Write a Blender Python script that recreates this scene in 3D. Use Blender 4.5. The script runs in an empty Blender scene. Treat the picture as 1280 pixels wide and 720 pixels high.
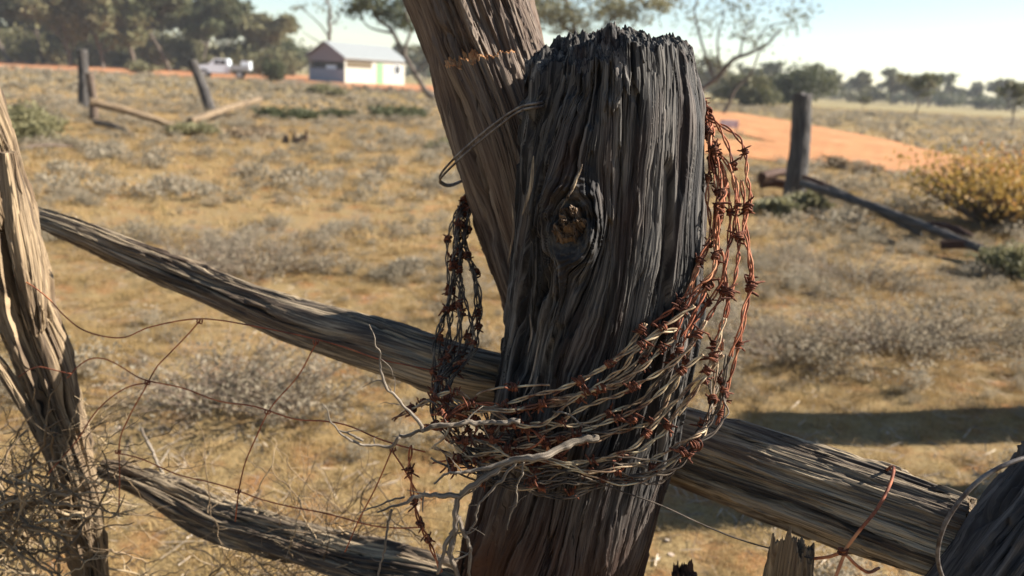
import bpy, math, random
import numpy as np
from mathutils import Vector

random.seed(7)
RNG = np.random.default_rng(7)
scene = bpy.context.scene
COL = scene.collection
PI = math.pi

# ------------------------------------------------------------------ camera
CAM_H = 1.4
PITCH = math.radians(14.8)
ROLL = math.radians(3.1)
FPX = 995.0
CAM = np.array([0.0, 0.0, CAM_H])
F = np.array([0, math.cos(PITCH), -math.sin(PITCH)])
R0 = np.array([1.0, 0, 0]); U0 = np.array([0, math.sin(PITCH), math.cos(PITCH)])
RR = R0*math.cos(ROLL) + U0*math.sin(ROLL)
UU = U0*math.cos(ROLL) - R0*math.sin(ROLL)

def ray(px, py):
    return F + RR*((px-640)/FPX) - UU*((py-360)/FPX)
def P(px, py, Y):
    "world point seen at a photo pixel, standing on the vertical plane y = Y"
    d = ray(px, py)
    return CAM + d*(Y/d[1])
def G(px, py):
    d = ray(px, py)
    return CAM + d*(-CAM_H/d[2])
def PM(px, Y):
    "metres per photo pixel near depth Y"
    return Y/FPX
def at_dist(px, Y):
    "ground point in column px at depth Y (horizon row)"
    py = 97 + 0.0545*(px-640)
    d = ray(px, py)
    q = CAM + d*(Y/d[1]); q[2] = 0
    return q

cam_d = bpy.data.cameras.new('camera')
cam = bpy.data.objects.new('camera', cam_d); COL.objects.link(cam)
from mathutils import Matrix
cam.matrix_world = Matrix(((RR[0], UU[0], -F[0], CAM[0]), (RR[1], UU[1], -F[1], CAM[1]),
                           (RR[2], UU[2], -F[2], CAM[2]), (0, 0, 0, 1)))
cam_d.lens = 28.0; cam_d.sensor_width = 36.0; cam_d.clip_start = 0.05; cam_d.clip_end = 9000
cam_d.dof.use_dof = True; cam_d.dof.focus_distance = 1.0; cam_d.dof.aperture_fstop = 4.2
cam_d.dof.aperture_blades = 7
scene.camera = cam

# ------------------------------------------------------------------ light
SUN_AZ = math.radians(83); SUN_EL = math.radians(31)
w = bpy.data.worlds.new('World'); scene.world = w; w.use_nodes = True
nt = w.node_tree; bg = nt.nodes['Background']
sky = nt.nodes.new('ShaderNodeTexSky'); sky.sky_type = 'NISHITA'; sky.sun_disc = False
sky.sun_elevation = SUN_EL; sky.sun_rotation = SUN_AZ
sky.air_density = 1.0; sky.dust_density = .25; sky.ozone_density = 1.6
nt.links.new(sky.outputs[0], bg.inputs[0]); bg.inputs[1].default_value = 0.052
sd = bpy.data.lights.new('sun', 'SUN'); sun = bpy.data.objects.new('sun', sd); COL.objects.link(sun)
sd.energy = 5.0; sd.angle = math.radians(0.53); sd.color = (1.0, 0.925, 0.82)
sdir = Vector((math.cos(SUN_EL)*math.sin(SUN_AZ), math.cos(SUN_EL)*math.cos(SUN_AZ), math.sin(SUN_EL)))
sun.rotation_euler = sdir.to_track_quat('Z', 'Y').to_euler(); sun.location = (6, 2, 5)
scene.view_settings.view_transform = 'Standard'
scene.view_settings.look = 'None'
scene.view_settings.exposure = 1.74
scene.view_settings.gamma = 1.0
scene.cycles.use_denoising = True
scene.cycles.max_bounces = 6
scene.cycles.transparent_max_bounces = 6

# ------------------------------------------------------------------ numpy noise
_r = np.random.default_rng(1234)
_perm = _r.permutation(256); _perm = np.concatenate([_perm, _perm, _perm]).astype(np.int32)
_g = _r.normal(size=(256, 3)); _g /= np.linalg.norm(_g, axis=1)[:, None]; _g = _g.astype(np.float32)*1.6
def noise(x, y, z, seed=0):
    x = np.asarray(x, np.float32)+seed*17.37; y = np.asarray(y, np.float32)+seed*5.11; z = np.asarray(z, np.float32)+seed*9.73
    x, y, z = np.broadcast_arrays(x, y, z)
    xi = np.floor(x).astype(np.int32); yi = np.floor(y).astype(np.int32); zi = np.floor(z).astype(np.int32)
    xf = x-xi; yf = y-yi; zf = z-zi
    xi &= 255; yi &= 255; zi &= 255
    u = xf*xf*xf*(xf*(xf*6-15)+10); v = yf*yf*yf*(yf*(yf*6-15)+10); t = zf*zf*zf*(zf*(zf*6-15)+10)
    def cor(a, b, c):
        h = _perm[_perm[_perm[xi+a]+yi+b]+zi+c]
        g = _g[h]
        return g[..., 0]*(xf-a)+g[..., 1]*(yf-b)+g[..., 2]*(zf-c)
    def L(a, b, s): return a+(b-a)*s
    return L(L(L(cor(0,0,0), cor(1,0,0), u), L(cor(0,1,0), cor(1,1,0), u), v),
             L(L(cor(0,0,1), cor(1,0,1), u), L(cor(0,1,1), cor(1,1,1), u), v), t)
def fbm(x, y, z, o=4, seed=0):
    s = 0; a = 1.0; f = 1.0
    for i in range(o):
        s = s+a*noise(np.asarray(x)*f, np.asarray(y)*f, np.asarray(z)*f, seed+i*3); a *= .5; f *= 2.03
    return s
def sstep(a, b, x):
    t = np.clip((x-a)/(b-a), 0, 1); return t*t*(3-2*t)

# ------------------------------------------------------------------ mesh helpers
def make_mesh(name, verts, faces, smooth=True):
    "faces: (n,4) or (n,3) int array or list of arrays of both"
    me = bpy.data.meshes.new(name)
    verts = np.asarray(verts, np.float32).reshape(-1, 3)
    fl = faces if isinstance(faces, list) else [faces]
    fl = [np.asarray(f, np.int32) for f in fl if len(f)]
    idx = np.concatenate([f.ravel() for f in fl])
    cnt = np.concatenate([np.full(len(f), f.shape[1], np.int32) for f in fl])
    st = np.concatenate([[0], np.cumsum(cnt)[:-1]]).astype(np.int32)
    me.vertices.add(len(verts)); me.vertices.foreach_set('co', verts.ravel())
    me.loops.add(len(idx)); me.loops.foreach_set('vertex_index', idx.astype(np.int32))
    me.polygons.add(len(cnt)); me.polygons.foreach_set('loop_start', st); me.polygons.foreach_set('loop_total', cnt)
    me.polygons.foreach_set('use_smooth', np.full(len(cnt), smooth))
    me.update(calc_edges=True); me.validate()
    return me
def link(name, me, mat=None, parent=None, loc=(0, 0, 0)):
    o = bpy.data.objects.new(name, me); COL.objects.link(o)
    if mat is not None:
        for m in (mat if isinstance(mat, (list, tuple)) else [mat]): me.materials.append(m)
    if parent is not None: o.parent = parent
    o.location = loc
    return o
def tag(o, label, cat, group=None, kind=None):
    if label: o['label'] = label
    if cat: o['category'] = cat
    if group: o['group'] = group
    if kind: o['kind'] = kind
    return o
def empty(name, loc, label, cat, group=None, rz=0):
    o = bpy.data.objects.new(name, None); COL.objects.link(o); o.location = loc; o.rotation_euler = (0, 0, rz)
    o.empty_display_size = .1
    return tag(o, label, cat, group)

class MB:
    "collects vertices and faces for one mesh"
    def __init__(s): s.v = []; s.q = []; s.t = []; s.n = 0
    def add(s, v, q=None, t=None):
        v = np.asarray(v, float).reshape(-1, 3)
        if q is not None and len(q): s.q.append(np.asarray(q, int)+s.n)
        if t is not None and len(t): s.t.append(np.asarray(t, int)+s.n)
        s.v.append(v); s.n += len(v)
    def box(s, c, size, rz=0, rx=0, ry=0):
        h = np.array(size)/2
        v = np.array([[x, y, z] for x in (-1, 1) for y in (-1, 1) for z in (-1, 1)])*h
        for ax, a in ((0, rx), (1, ry), (2, rz)):
            if a:
                c_, s_ = math.cos(a), math.sin(a); m = np.eye(3); i, j = [(1, 2), (2, 0), (0, 1)][ax]
                m[i, i] = c_; m[j, j] = c_; m[i, j] = -s_; m[j, i] = s_; v = v@m.T
        s.add(v+np.array(c), [[0,1,3,2],[4,6,7,5],[0,4,5,1],[2,3,7,6],[0,2,6,4],[1,5,7,3]])
    def tube(s, path, rad, sides=6, cap=True):
        path = np.asarray(path, float); n = len(path)
        rad = np.broadcast_to(np.asarray(rad, float), (n,))
        T = np.gradient(path, axis=0); T /= np.linalg.norm(T, axis=1)[:, None]+1e-12
        N = np.zeros_like(T); ref = np.array([0, -1., 0]) if abs(T[0][1]) < .9 else np.array([1., 0, 0])
        nn = ref-T[0]*(ref@T[0]); nn /= np.linalg.norm(nn); N[0] = nn
        for i in range(1, n):
            nn = N[i-1]-T[i]*(N[i-1]@T[i]); l = np.linalg.norm(nn); N[i] = nn/l if l > 1e-6 else N[i-1]
        B = np.cross(T, N)
        a = np.arange(sides)*2*PI/sides
        v = path[:, None]+rad[:, None, None]*(np.cos(a)[None, :, None]*N[:, None]+np.sin(a)[None, :, None]*B[:, None])
        i = np.arange(n-1)[:, None]*sides; j = np.arange(sides)[None]; k = (j+1) % sides
        q = np.stack([i+j, i+k, i+sides+k, i+sides+j], -1).reshape(-1, 4)
        v = v.reshape(-1, 3); t = None
        if cap:
            v = np.concatenate([v, path[:1], path[-1:]]); c0 = n*sides; c1 = c0+1; jj = np.arange(sides); kk = (jj+1) % sides
            t = np.concatenate([np.stack([np.full(sides, c0), kk, jj], -1),
                                np.stack([np.full(sides, c1), (n-1)*sides+jj, (n-1)*sides+kk], -1)])
        s.add(v, q, t)
    def mesh(s, name, smooth=True, origin=(0, 0, 0)):
        v = np.concatenate(s.v)-np.asarray(origin)
        f = []
        if s.q: f.append(np.concatenate(s.q))
        if s.t: f.append(np.concatenate(s.t))
        return make_mesh(name, v, f, smooth)
    def build(s, name, mat, parent=None, smooth=True, origin=(0, 0, 0), loc=None):
        me = s.mesh(name, smooth, origin)
        if loc is None: loc = origin if parent is None else (0, 0, 0)
        return link(name, me, mat, parent, loc)

def spline(pts, n):
    "Catmull-Rom through pts (any dimension), n samples"
    p = np.asarray(pts, float); m = len(p)
    if m == 2: return p[0]+(p[1]-p[0])*np.linspace(0, 1, n)[:, None]
    p = np.concatenate([[2*p[0]-p[1]], p, [2*p[-1]-p[-2]]])
    t = np.linspace(0, m-1-1e-9, n); i = t.astype(int); f = (t-i)[:, None]
    a, b, c, d = p[i], p[i+1], p[i+2], p[i+3]
    return .5*((2*b)+(-a+c)*f+(2*a-5*b+4*c-d)*f**2+(-a+3*b-3*c+d)*f**3)
def resample(path, step):
    d = np.concatenate([[0], np.cumsum(np.linalg.norm(np.diff(path, axis=0), axis=1))])
    n = max(3, int(d[-1]/step)); t = np.linspace(0, d[-1], n)
    return np.stack([np.interp(t, d, path[:, k]) for k in range(path.shape[1])], -1)
def wob(path, amp, freq, seed):
    d = np.arange(len(path))*np.linalg.norm(path[1]-path[0])
    off = np.stack([noise(d*freq, seed*3.1+k*11.3, .5, seed) for k in range(3)], -1)
    return path+off*amp

# ------------------------------------------------------------------ materials
def new_mat(name):
    m = bpy.data.materials.new(name); m.use_nodes = True
    n = m.node_tree; b = n.nodes['Principled BSDF']
    b.inputs['Roughness'].default_value = .85
    b.inputs['Specular IOR Level'].default_value = .25
    return m, n, b
def nd(n, t, **k):
    x = n.nodes.new(t)
    for a, v in k.items(): setattr(x, a, v)
    return x
def ramp(n, fac, stops):
    r = nd(n, 'ShaderNodeValToRGB'); e = r.color_ramp.elements
    while len(e) < len(stops): e.new(.5)
    for i, (p, c) in enumerate(stops): e[i].position = p; e[i].color = (*c, 1)
    n.links.new(fac, r.inputs[0]); return r.outputs[0]
def noise_tex(n, vec, scale, detail=4, rough=.55, dist=0.):
    t = nd(n, 'ShaderNodeTexNoise'); t.inputs['Scale'].default_value = scale; t.inputs['Detail'].default_value = detail
    t.inputs['Roughness'].default_value = rough; t.inputs['Distortion'].default_value = dist
    if vec is not None: n.links.new(vec, t.inputs['Vector'])
    return t.outputs['Fac']
def vmul(n, vec, s):
    v = nd(n, 'ShaderNodeVectorMath', operation='MULTIPLY'); n.links.new(vec, v.inputs[0]); v.inputs[1].default_value = s
    return v.outputs[0]
def mixc(n, fac, a, b, mode='MIX'):
    m = nd(n, 'ShaderNodeMix', data_type='RGBA', blend_type=mode)
    if isinstance(fac, (int, float)): m.inputs[0].default_value = fac
    else: n.links.new(fac, m.inputs[0])
    for i, x in ((6, a), (7, b)):
        if isinstance(x, tuple): m.inputs[i].default_value = (*x, 1)
        else: n.links.new(x, m.inputs[i])
    return m.outputs[2]
def mapr(n, v, a, b, c=0., d=1.):
    m = nd(n, 'ShaderNodeMapRange'); n.links.new(v, m.inputs[0])
    for i, x in enumerate((a, b, c, d)): m.inputs[i+1].default_value = x
    return m.outputs[0]
def bump(n, b, h, strength, dist):
    x = nd(n, 'ShaderNodeBump'); x.inputs['Strength'].default_value = strength; x.inputs['Distance'].default_value = dist
    n.links.new(h, x.inputs['Height']); n.links.new(x.outputs[0], b.inputs['Normal'])

def wood_mat(name, dark, mid, light, brown, brown_amt=.5, fine=.7, lichen=0., low_brown=None):
    m, n, b = new_mat(name)
    at = nd(n, 'ShaderNodeAttribute', attribute_name='grain').outputs['Vector']
    g1 = vmul(n, at, (1, 1, .045)); g2 = vmul(n, at, (1, 1, .02)); g3 = vmul(n, at, (1, 1, .3))
    a = noise_tex(n, g1, 75, 6, .62, .3)
    f = noise_tex(n, g2, 520, 3, .6)
    add = nd(n, 'ShaderNodeMath', operation='MULTIPLY_ADD'); n.links.new(f, add.inputs[0]); add.inputs[1].default_value = .55
    n.links.new(a, add.inputs[2])
    c = ramp(n, mapr(n, add.outputs[0], .42, 1.12), [(.12, dark), (.42, mid), (.78, light)])
    br = noise_tex(n, g3, 16, 4, .6)
    c2 = ramp(n, a, [(.3, tuple(x*.5 for x in brown)), (.7, brown)])
    c = mixc(n, mapr(n, br, .5, .68, 0, brown_amt), c, c2)
    if low_brown:
        z0, z1, amt = low_brown
        sep = nd(n, 'ShaderNodeSeparateXYZ'); n.links.new(at, sep.inputs[0])
        jz = nd(n, 'ShaderNodeMath', operation='MULTIPLY_ADD'); n.links.new(br, jz.inputs[0]); jz.inputs[1].default_value = .35
        n.links.new(sep.outputs[2], jz.inputs[2])
        c = mixc(n, mapr(n, jz.outputs[0], z0, z1, amt, 0), c, c2)
    hl = noise_tex(n, g2, 130, 2, .5, .2)
    ab = nd(n, 'ShaderNodeMath', operation='SUBTRACT'); n.links.new(hl, ab.inputs[0]); ab.inputs[1].default_value = .5
    ab2 = nd(n, 'ShaderNodeMath', operation='ABSOLUTE'); n.links.new(ab.outputs[0], ab2.inputs[0])
    line = mapr(n, ab2.outputs[0], .002, .016, 1, 0)
    msk = mapr(n, noise_tex(n, vmul(n, at, (1, 1, .2)), 45, 3, .5), .42, .58)
    lm = nd(n, 'ShaderNodeMath', operation='MULTIPLY'); n.links.new(line, lm.inputs[0]); n.links.new(msk, lm.inputs[1])
    c = mixc(n, lm.outputs[0], c, tuple(x*.5 for x in dark))
    n.links.new(c, b.inputs['Base Color'])
    b.inputs['Roughness'].default_value = .8
    h = nd(n, 'ShaderNodeMath', operation='ADD'); n.links.new(f, h.inputs[0])
    f2 = noise_tex(n, g1, 190, 5, .65); n.links.new(f2, h.inputs[1])
    hs = nd(n, 'ShaderNodeMath', operation='SUBTRACT'); n.links.new(h.outputs[0], hs.inputs[0]); n.links.new(lm.outputs[0], hs.inputs[1])
    bump(n, b, hs.outputs[0], fine, .0013)
    return m
GREY = wood_mat('weathered_grey_wood', (.004, .004, .0043), (.013, .0125, .013), (.14, .128, .113), (.07, .03, .016), .32, .8, low_brown=(.86, 1.10, .95))
DGREY = wood_mat('dark_grey_wood', (.008, .008, .008), (.035, .032, .031), (.12, .108, .096), (.06, .04, .028), .3, .8)
KNOTW = wood_mat('knot_wood', (.02, .013, .01), (.075, .050, .034), (.18, .125, .082), (.09, .052, .03), .5, .9)
BROWNW = wood_mat('brown_grey_wood', (.018, .013, .011), (.072, .050, .038), (.18, .14, .105), (.10, .055, .032), .6, .7)
RAILW = wood_mat('silvery_rail_wood', (.010, .008, .0065), (.070, .053, .038), (.38, .30, .195), (.10, .05, .028), .5, .9)
TANW = wood_mat('sun_bleached_wood', (.014, .011, .008), (.10, .070, .044), (.29, .215, .13), (.16, .095, .045), .4, .7)
ORANGEW = wood_mat('fresh_broken_wood', (.10, .04, .018), (.30, .13, .05), (.45, .26, .12), (.36, .14, .05), .6, .9)
TWIGW = wood_mat('pale_twig_wood', (.03, .024, .018), (.14, .115, .088), (.28, .235, .185), (.12, .075, .045), .5, .9)

def metal_mat(name, cols, scale=45, rough=.6, metal=.35):
    m, n, b = new_mat(name)
    tc = nd(n, 'ShaderNodeTexCoord').outputs['Object']
    a = noise_tex(n, tc, scale, 5, .65)
    k = len(cols); c = ramp(n, a, [(.36+.30*i/(k-1), q) for i, q in enumerate(cols)])
    n.links.new(c, b.inputs['Base Color']); b.inputs['Roughness'].default_value = rough
    b.inputs['Metallic'].default_value = metal
    bump(n, b, noise_tex(n, tc, 900, 3), .5, .0006)
    return m
RUST = metal_mat('rusted_barb', [(.03, .011, .007), (.10, .032, .017), (.22, .075, .034)], 120, .85, .1)
STRAW = metal_mat('dull_straw_wire', [(.09, .035, .02), (.30, .215, .13), (.50, .41, .26)], 34, .6, .15)
RUSTWIRE = metal_mat('rusty_orange_wire', [(.09, .026, .014), (.28, .09, .042), (.42, .20, .10)], 26, .7, .15)
DARKWIRE = metal_mat('dark_weathered_wire', [(.025, .02, .016), (.08, .06, .045), (.19, .15, .105)], 30, .7, .2)
REDWIRE = metal_mat('thin_red_rust_wire', [(.10, .03, .018), (.28, .085, .04), (.38, .13, .05)], 20, .8, .1)
GALV = metal_mat('grey_tie_wire', [(.05, .035, .028), (.12, .105, .095), (.2, .18, .16)], 60, .6, .3)

# ------------------------------------------------------------------ logs
def log(pts, rads, nu=400, nv=400, seed=1, amp=1.0, twist=0., lobes=.06, rag=.015, ragf=90, ragb=.004, squash=None,
        knots=(), cap=50, ref=(0, -1, 0), crack=1.0, fib=1.0, bold=1.0, capslope=(0, 0), warp=.12, cuts=(), calm=None, dome=0.):
    "a weathered, fluted, cracked piece of timber; returns verts, quads, grain, ring rows"
    pts = np.asarray(pts, float)
    path = resample(spline(pts, 400), 1e9) if False else None
    cp = spline(pts, 600)
    d = np.concatenate([[0], np.cumsum(np.linalg.norm(np.diff(cp, axis=0), axis=1))]); L = d[-1]
    tt = np.linspace(0, L, nv)
    path = np.stack([np.interp(tt, d, cp[:, k]) for k in range(3)], -1)
    rp = spline(np.asarray(rads, float).reshape(len(rads), -1), 600)
    dr = np.linspace(0, L, 600)
    R = np.interp(tt, dr, rp[:, 0])
    T = np.gradient(path, axis=0); T /= np.linalg.norm(T, axis=1)[:, None]
    ref = np.asarray(ref, float)
    N = ref[None]-T*(T@ref)[:, None]; N /= np.linalg.norm(N, axis=1)[:, None]; B = np.cross(T, N)
    Rm = R.mean()
    th = np.arange(nu)*2*PI/nu
    def grain(TH, V):
        g = TH+twist*V
        w_ = np.zeros_like(TH)
        for (kt, kv, ka, ks) in knots:
            dx = (((TH-kt+PI) % (2*PI))-PI)*Rm; dz = (V-kv)*ks
            r2 = dx*dx+dz*dz
            fac = np.minimum(ka*ka/np.maximum(r2, 1e-8), 1.15)
            w_ -= dx*fac/Rm
        return g+w_+warp*noise(np.cos(TH)*1.5, np.sin(TH)*1.5, V*4, seed+40)+warp*.16*noise(np.cos(TH)*4, np.sin(TH)*4, V*9, seed+41)+.006*noise(np.cos(TH)*9, np.sin(TH)*9, V*60, seed+42)
    def disp(TH, V, q=1.0):
        gt = grain(TH, V); gx = np.cos(gt)*Rm; gy = np.sin(gt)*Rm
        def N3(f, s, k): return noise(gx*f, gy*f, V*f*s, seed+k)
        cm = 1.0
        if calm: cm = 1-calm[2]*sstep(calm[0]-.15, calm[0]+.15, TH)*(1-sstep(calm[1]-.2, calm[1]+.2, TH))
        br_ = .10*noise(gx*70, gy*70, V*22, seed+13)
        am = .30+.85*sstep(-.25, .45, noise(gx*8, gy*8, V*3.2, seed+50))
        p0 = N3(13, .08, 51)+.25*N3(60, .08, 52)+br_*.7
        dd0 = bold*.0060*(sstep(-.02, .02, p0-.05)-.5)*(.5+.5*cm)
        p1 = N3(24, .09, 1)+.40*N3(66, .08, 2)+.12*N3(180, .10, 12)+br_
        dd = dd0+am*bold*cm*(.0036*p1+.0050*(sstep(-.03, .04, p1-.12)-.5)+.0042*(sstep(-.03, .03, p1+.28)-.5))
        p2 = N3(52, .12, 32)+.4*N3(150, .10, 33)+br_*1.3
        dd += am*bold*cm*.0034*(sstep(-.03, .05, p2-.22)-.5)
        p3 = N3(105, .09, 22)+.4*N3(290, .08, 23)+br_
        dd += am*.0020*cm*(sstep(-.05, .05, p3-.1)-.5)
        c1 = N3(20, .03, 3)+.10*N3(120, .06, 35)+.05*N3(400, .05, 36)
        m1 = np.clip(noise(gx*9, gy*9, V*4, seed+4)*1.3+.45, 0, 1)
        dd -= crack*.020*np.exp(-(c1/.030)**2)*m1
        c2 = N3(52, .035, 5)+.12*N3(260, .06, 37); m2 = np.clip(noise(gx*20, gy*20, V*7, seed+6)*1.5+.35, 0, 1)
        dd -= crack*.009*np.exp(-(c2/.035)**2)*m2
        c3 = N3(120, .03, 15); m3 = np.clip(noise(gx*30, gy*30, V*12, seed+16)*1.5+.3, 0, 1)
        dd -= crack*.0035*np.exp(-(c3/.05)**2)*m3
        dd += fib*cm*(.0009*N3(210, .035, 7)+.0005*N3(480, .03, 8)+.0003*N3(1000, .03, 9))
        return dd*amp, gx, gy
    TH, V = np.meshgrid(th, tt)
    dd, gx, gy = disp(TH, V)
    lob = lobes*(1-(calm[2]*sstep(0, .2, TH)*(1-sstep(1.7, 2, TH)) if calm else 0))
    low = 1+lob*noise(np.cos(TH)*1.3, np.sin(TH)*1.3, V*3.2, seed+60)+lobes*.5*noise(np.cos(TH)*2.6, np.sin(TH)*2.6, V*8, seed+61)
    sq = 1.0 if squash is None else 1/np.sqrt((np.cos(TH)/squash)**2+np.sin(TH)**2)
    rad = R[:, None]*low*sq+dd
    for (kt, kv, ka, ks) in knots:
        dx = (((TH-kt+PI) % (2*PI))-PI)*Rm; dz = (V-kv)*ks; r = np.sqrt(dx*dx+dz*dz)/ka
        ang = np.arctan2(dz, dx)
        rj = r*(1+.13*noise(np.cos(ang)*2, np.sin(ang)*2, r*2, seed+70))
        rad += .008*np.exp(-((rj-1.12)/.36)**2)*(1+.5*np.sin(ang*1+.8))*(1+.8*noise(np.cos(ang)*3, np.sin(ang)*3, r*4, seed+72))
        rad -= .008*(1-sstep(.35, .95, rj))
        rad += (.0035*noise(dx*160, dz*160, 0., seed+73)+.002*noise(dx*420, dz*420, 0., seed+74))*np.exp(-(rj/.95)**4)
        rad += .0012*np.sin(rj*30+2*noise(TH*9, V*60, 1., seed+71))*np.exp(-((rj-1.0)/.6)**2)
    for (ct, cw, v0, v1, dep) in cuts:      # torn-away strips
        dx = (((TH-ct+PI) % (2*PI))-PI)/cw
        wv = .25*noise(V*20, TH*3, 3., seed+80)
        rad -= dep*(1-sstep(.8, 1.0, np.abs(dx+wv)))*sstep(v0-.01, v0+.01, V+.02*noise(TH*40, 1., 2., seed))*(1-sstep(v1-.01, v1+.01, V+.02*noise(TH*40, 5., 2., seed)))
    cx = np.cos(TH); sx = np.sin(TH)
    def hgt(X, Y_, r_, k):
        s = .7*noise(X*ragf, Y_*ragf, 0.3, seed+90+k)+.45*noise(X*ragf*2.4, Y_*ragf*2.4, 0.7, seed+92+k)+.25*noise(X*ragf*6, Y_*ragf*6, 0.7, seed+94+k)+1.3*noise(X*ragf*.33, Y_*ragf*.33, 2, seed+93)
        return s*r_-(dome*np.clip((X*X+Y_*Y_)/(R[-1]**2), 0, 1.4)**2 if k == 0 else 0)
    X = rad*cx; Yc = rad*sx
    e1 = sstep(L-.13, L, V)**2; e0 = 1-sstep(0, .05, V)
    off = e1*(hgt(X, Yc, rag, 0)+capslope[0]*X+capslope[1]*Yc)-e0*hgt(X, Yc, ragb, 5)
    verts = path[:, None]+X[..., None]*N[:, None]+Yc[..., None]*B[:, None]+off[..., None]*T[:, None]
    gr = np.stack([gx, gy, V], -1)
    rows = [verts]; grs = [gr]
    def capring(end):
        i = -1 if end else 0
        qs = np.linspace(1, 0.0, cap+1)[1:]**1.0
        q = qs[:, None]
        Xc = X[i][None]*q; Yq = Yc[i][None]*q
        if end: h = hgt(Xc, Yq, rag, 0)+capslope[0]*Xc+capslope[1]*Yq-rag*.35*(1-q)
        else: h = -hgt(Xc, Yq, ragb, 5)
        v = path[i]+Xc[..., None]*N[i]+Yq[..., None]*B[i]+h[..., None]*T[i]
        g = np.stack([gx[i][None]*q, gy[i][None]*q, np.full(Xc.shape, V[i, 0])+h*3], -1)
        return v, g
    v, g = capring(True); rows.append(v); grs.append(g)
    ncap = len(v)
    v, g = capring(False); rows.insert(0, v[::-1]); grs.insert(0, g[::-1])
    VV = np.concatenate(rows); GG = np.concatenate(grs)
    m = VV.shape[0]
    i = np.arange(m-1)[:, None]*nu; j = np.arange(nu)[None]; k = (j+1) % nu
    q = np.stack([i+j, i+k, i+nu+k, i+nu+j], -1)
    info = dict(path=path, N=N, B=B, T=T, R=R, tt=tt, rad=rad, L=L, nv=nv, ncap=ncap, nu=nu)
    return VV.reshape(-1, 3), q.reshape(-1, 4), GG.reshape(-1, 3), info
def log_obj(name, mat, parent=None, origin=None, endmat=None, **k):
    v, q, g, info = log(**k)
    org = np.asarray(origin if origin is not None else info['path'][0], float)
    me = make_mesh(name, v-org, q)
    a = me.attributes.new('grain', 'FLOAT_VECTOR', 'POINT'); a.data.foreach_set('vector', g.astype(np.float32).ravel())
    mats = [mat]
    if endmat is not None:
        mats.append(endmat); n = info['nu']; tot = len(q)//n
        mi = np.zeros(tot, np.int32); mi[tot-info['ncap']-2:] = 1
        me.polygons.foreach_set('material_index', np.repeat(mi, n))
    o = link(name, me, mats, parent, tuple(org) if parent is None else tuple(org-np.array(parent.location)))
    return o, info

def simple_log(name, mat, pts, rads, label=None, cat='fallen rail', group=None, parent=None, seed=1, nu=48, nv=120, rag=.01):
    o, i = log_obj(name, mat, parent, pts=pts, rads=rads, nu=nu, nv=nv, seed=seed, rag=rag, cap=6, ragf=40)
    if label: tag(o, label, cat, group)
    return o

# =================================================================== MAIN POST
YP = 1.13
def pp(px, py, Y=YP): return P(px, py, Y)
gz0 = 0.0
a_ = pp(683, 720); b_ = pp(737, 300)
base = a_+(a_-b_)/(a_-b_)[2]*(-(a_[2]+.05))
base = np.array([a_[0]-.05, YP, -.05])
mp = [base, pp(640, 900), pp(683, 720), pp(712, 600), pp(738, 480), pp(750, 380), pp(758, 280), pp(766, 170), pp(766, 110), pp(762, 48)]
mr = [.165, .150, .127, .133, .146, .145, .141, .140, .131, .112]
_cp = spline(mp, 600); _d = np.concatenate([[0], np.cumsum(np.linalg.norm(np.diff(_cp, axis=0), axis=1))])
KV = float(_d[np.argmin(np.abs(_cp[:, 2]-P(720, 285, 1.0)[2]))])
post, PI_ = log_obj('fence_post', GREY, pts=mp, rads=mr, nu=1100, nv=1500, seed=3, twist=-.55, lobes=.08, rag=.019, ragf=58,
                    squash=.97, knots=[(-.43, KV, .027, .62)], cap=90, crack=1.35, amp=1.3, warp=.15, capslope=(0, -.02), bold=1.25, fib=.55, calm=(.2, 1.7, .6), dome=.030,
                    cuts=[(.52, .07, 1.0, 1.36, .012), (1.15, .08, .9, 1.5, .012), (-.9, .12, 1.05, 1.28, .008)])
tag(post, 'thick cracked charcoal grey timber post with a knot, wrapped in barbed wire', 'fence post')

def post_push(pt, margin):
    "keep a wire point outside the main post"
    path, R = PI_['path'], PI_['R']
    out = pt.copy()
    for i, p in enumerate(pt):
        k = np.argmin(np.abs(path[:, 2]-p[2]))
        dx, dy = p[0]-path[k, 0], p[1]-path[k, 1]
        th_ = math.atan2(dx, -dy)
        j = int(round((th_ % (2*PI))/(2*PI)*PI_['nu'])) % PI_['nu']
        js = [(j+s_) % PI_['nu'] for s_ in range(-12, 13, 4)]
        rr = max(PI_['rad'][k, js].max(), PI_['rad'][max(k-10, 0), js].max(), PI_['rad'][min(k+10, PI_['nv']-1), js].max())+margin
        l = math.hypot(dx, dy)
        if l < rr: out[i, 0] = path[k, 0]+dx/l*rr; out[i, 1] = path[k, 1]+dy/l*rr
    if len(out) > 9:
        w_ = np.ones(7)/7
        for c in range(2):
            pad = np.concatenate([np.repeat(out[:1, c], 3), out[:, c], np.repeat(out[-1:, c], 3)])
            out[:, c] = np.convolve(pad, w_, 'valid')
    return out

# broken branch stub inside the knot
kpx = P(720, 285, 1.0)
v, q, g, inf = log(pts=[P(722, 290, 1.05), P(720, 286, 1.01), P(717, 280, .992)], rads=[.027, .024, .019], nu=240, nv=120, seed=12, rag=.024, ragf=95,
                   cap=40, ref=(0, 0, 1), crack=1.2, amp=.8, lobes=.45, squash=1.5)
me = make_mesh('knot', v-np.array(post.location), q)
at_ = me.attributes.new('grain', 'FLOAT_VECTOR', 'POINT'); at_.data.foreach_set('vector', g.astype(np.float32).ravel())
k_ = link('knot', me, [KNOTW], post); k_['label'] = 'brown broken branch stub in the knot hole'

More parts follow.
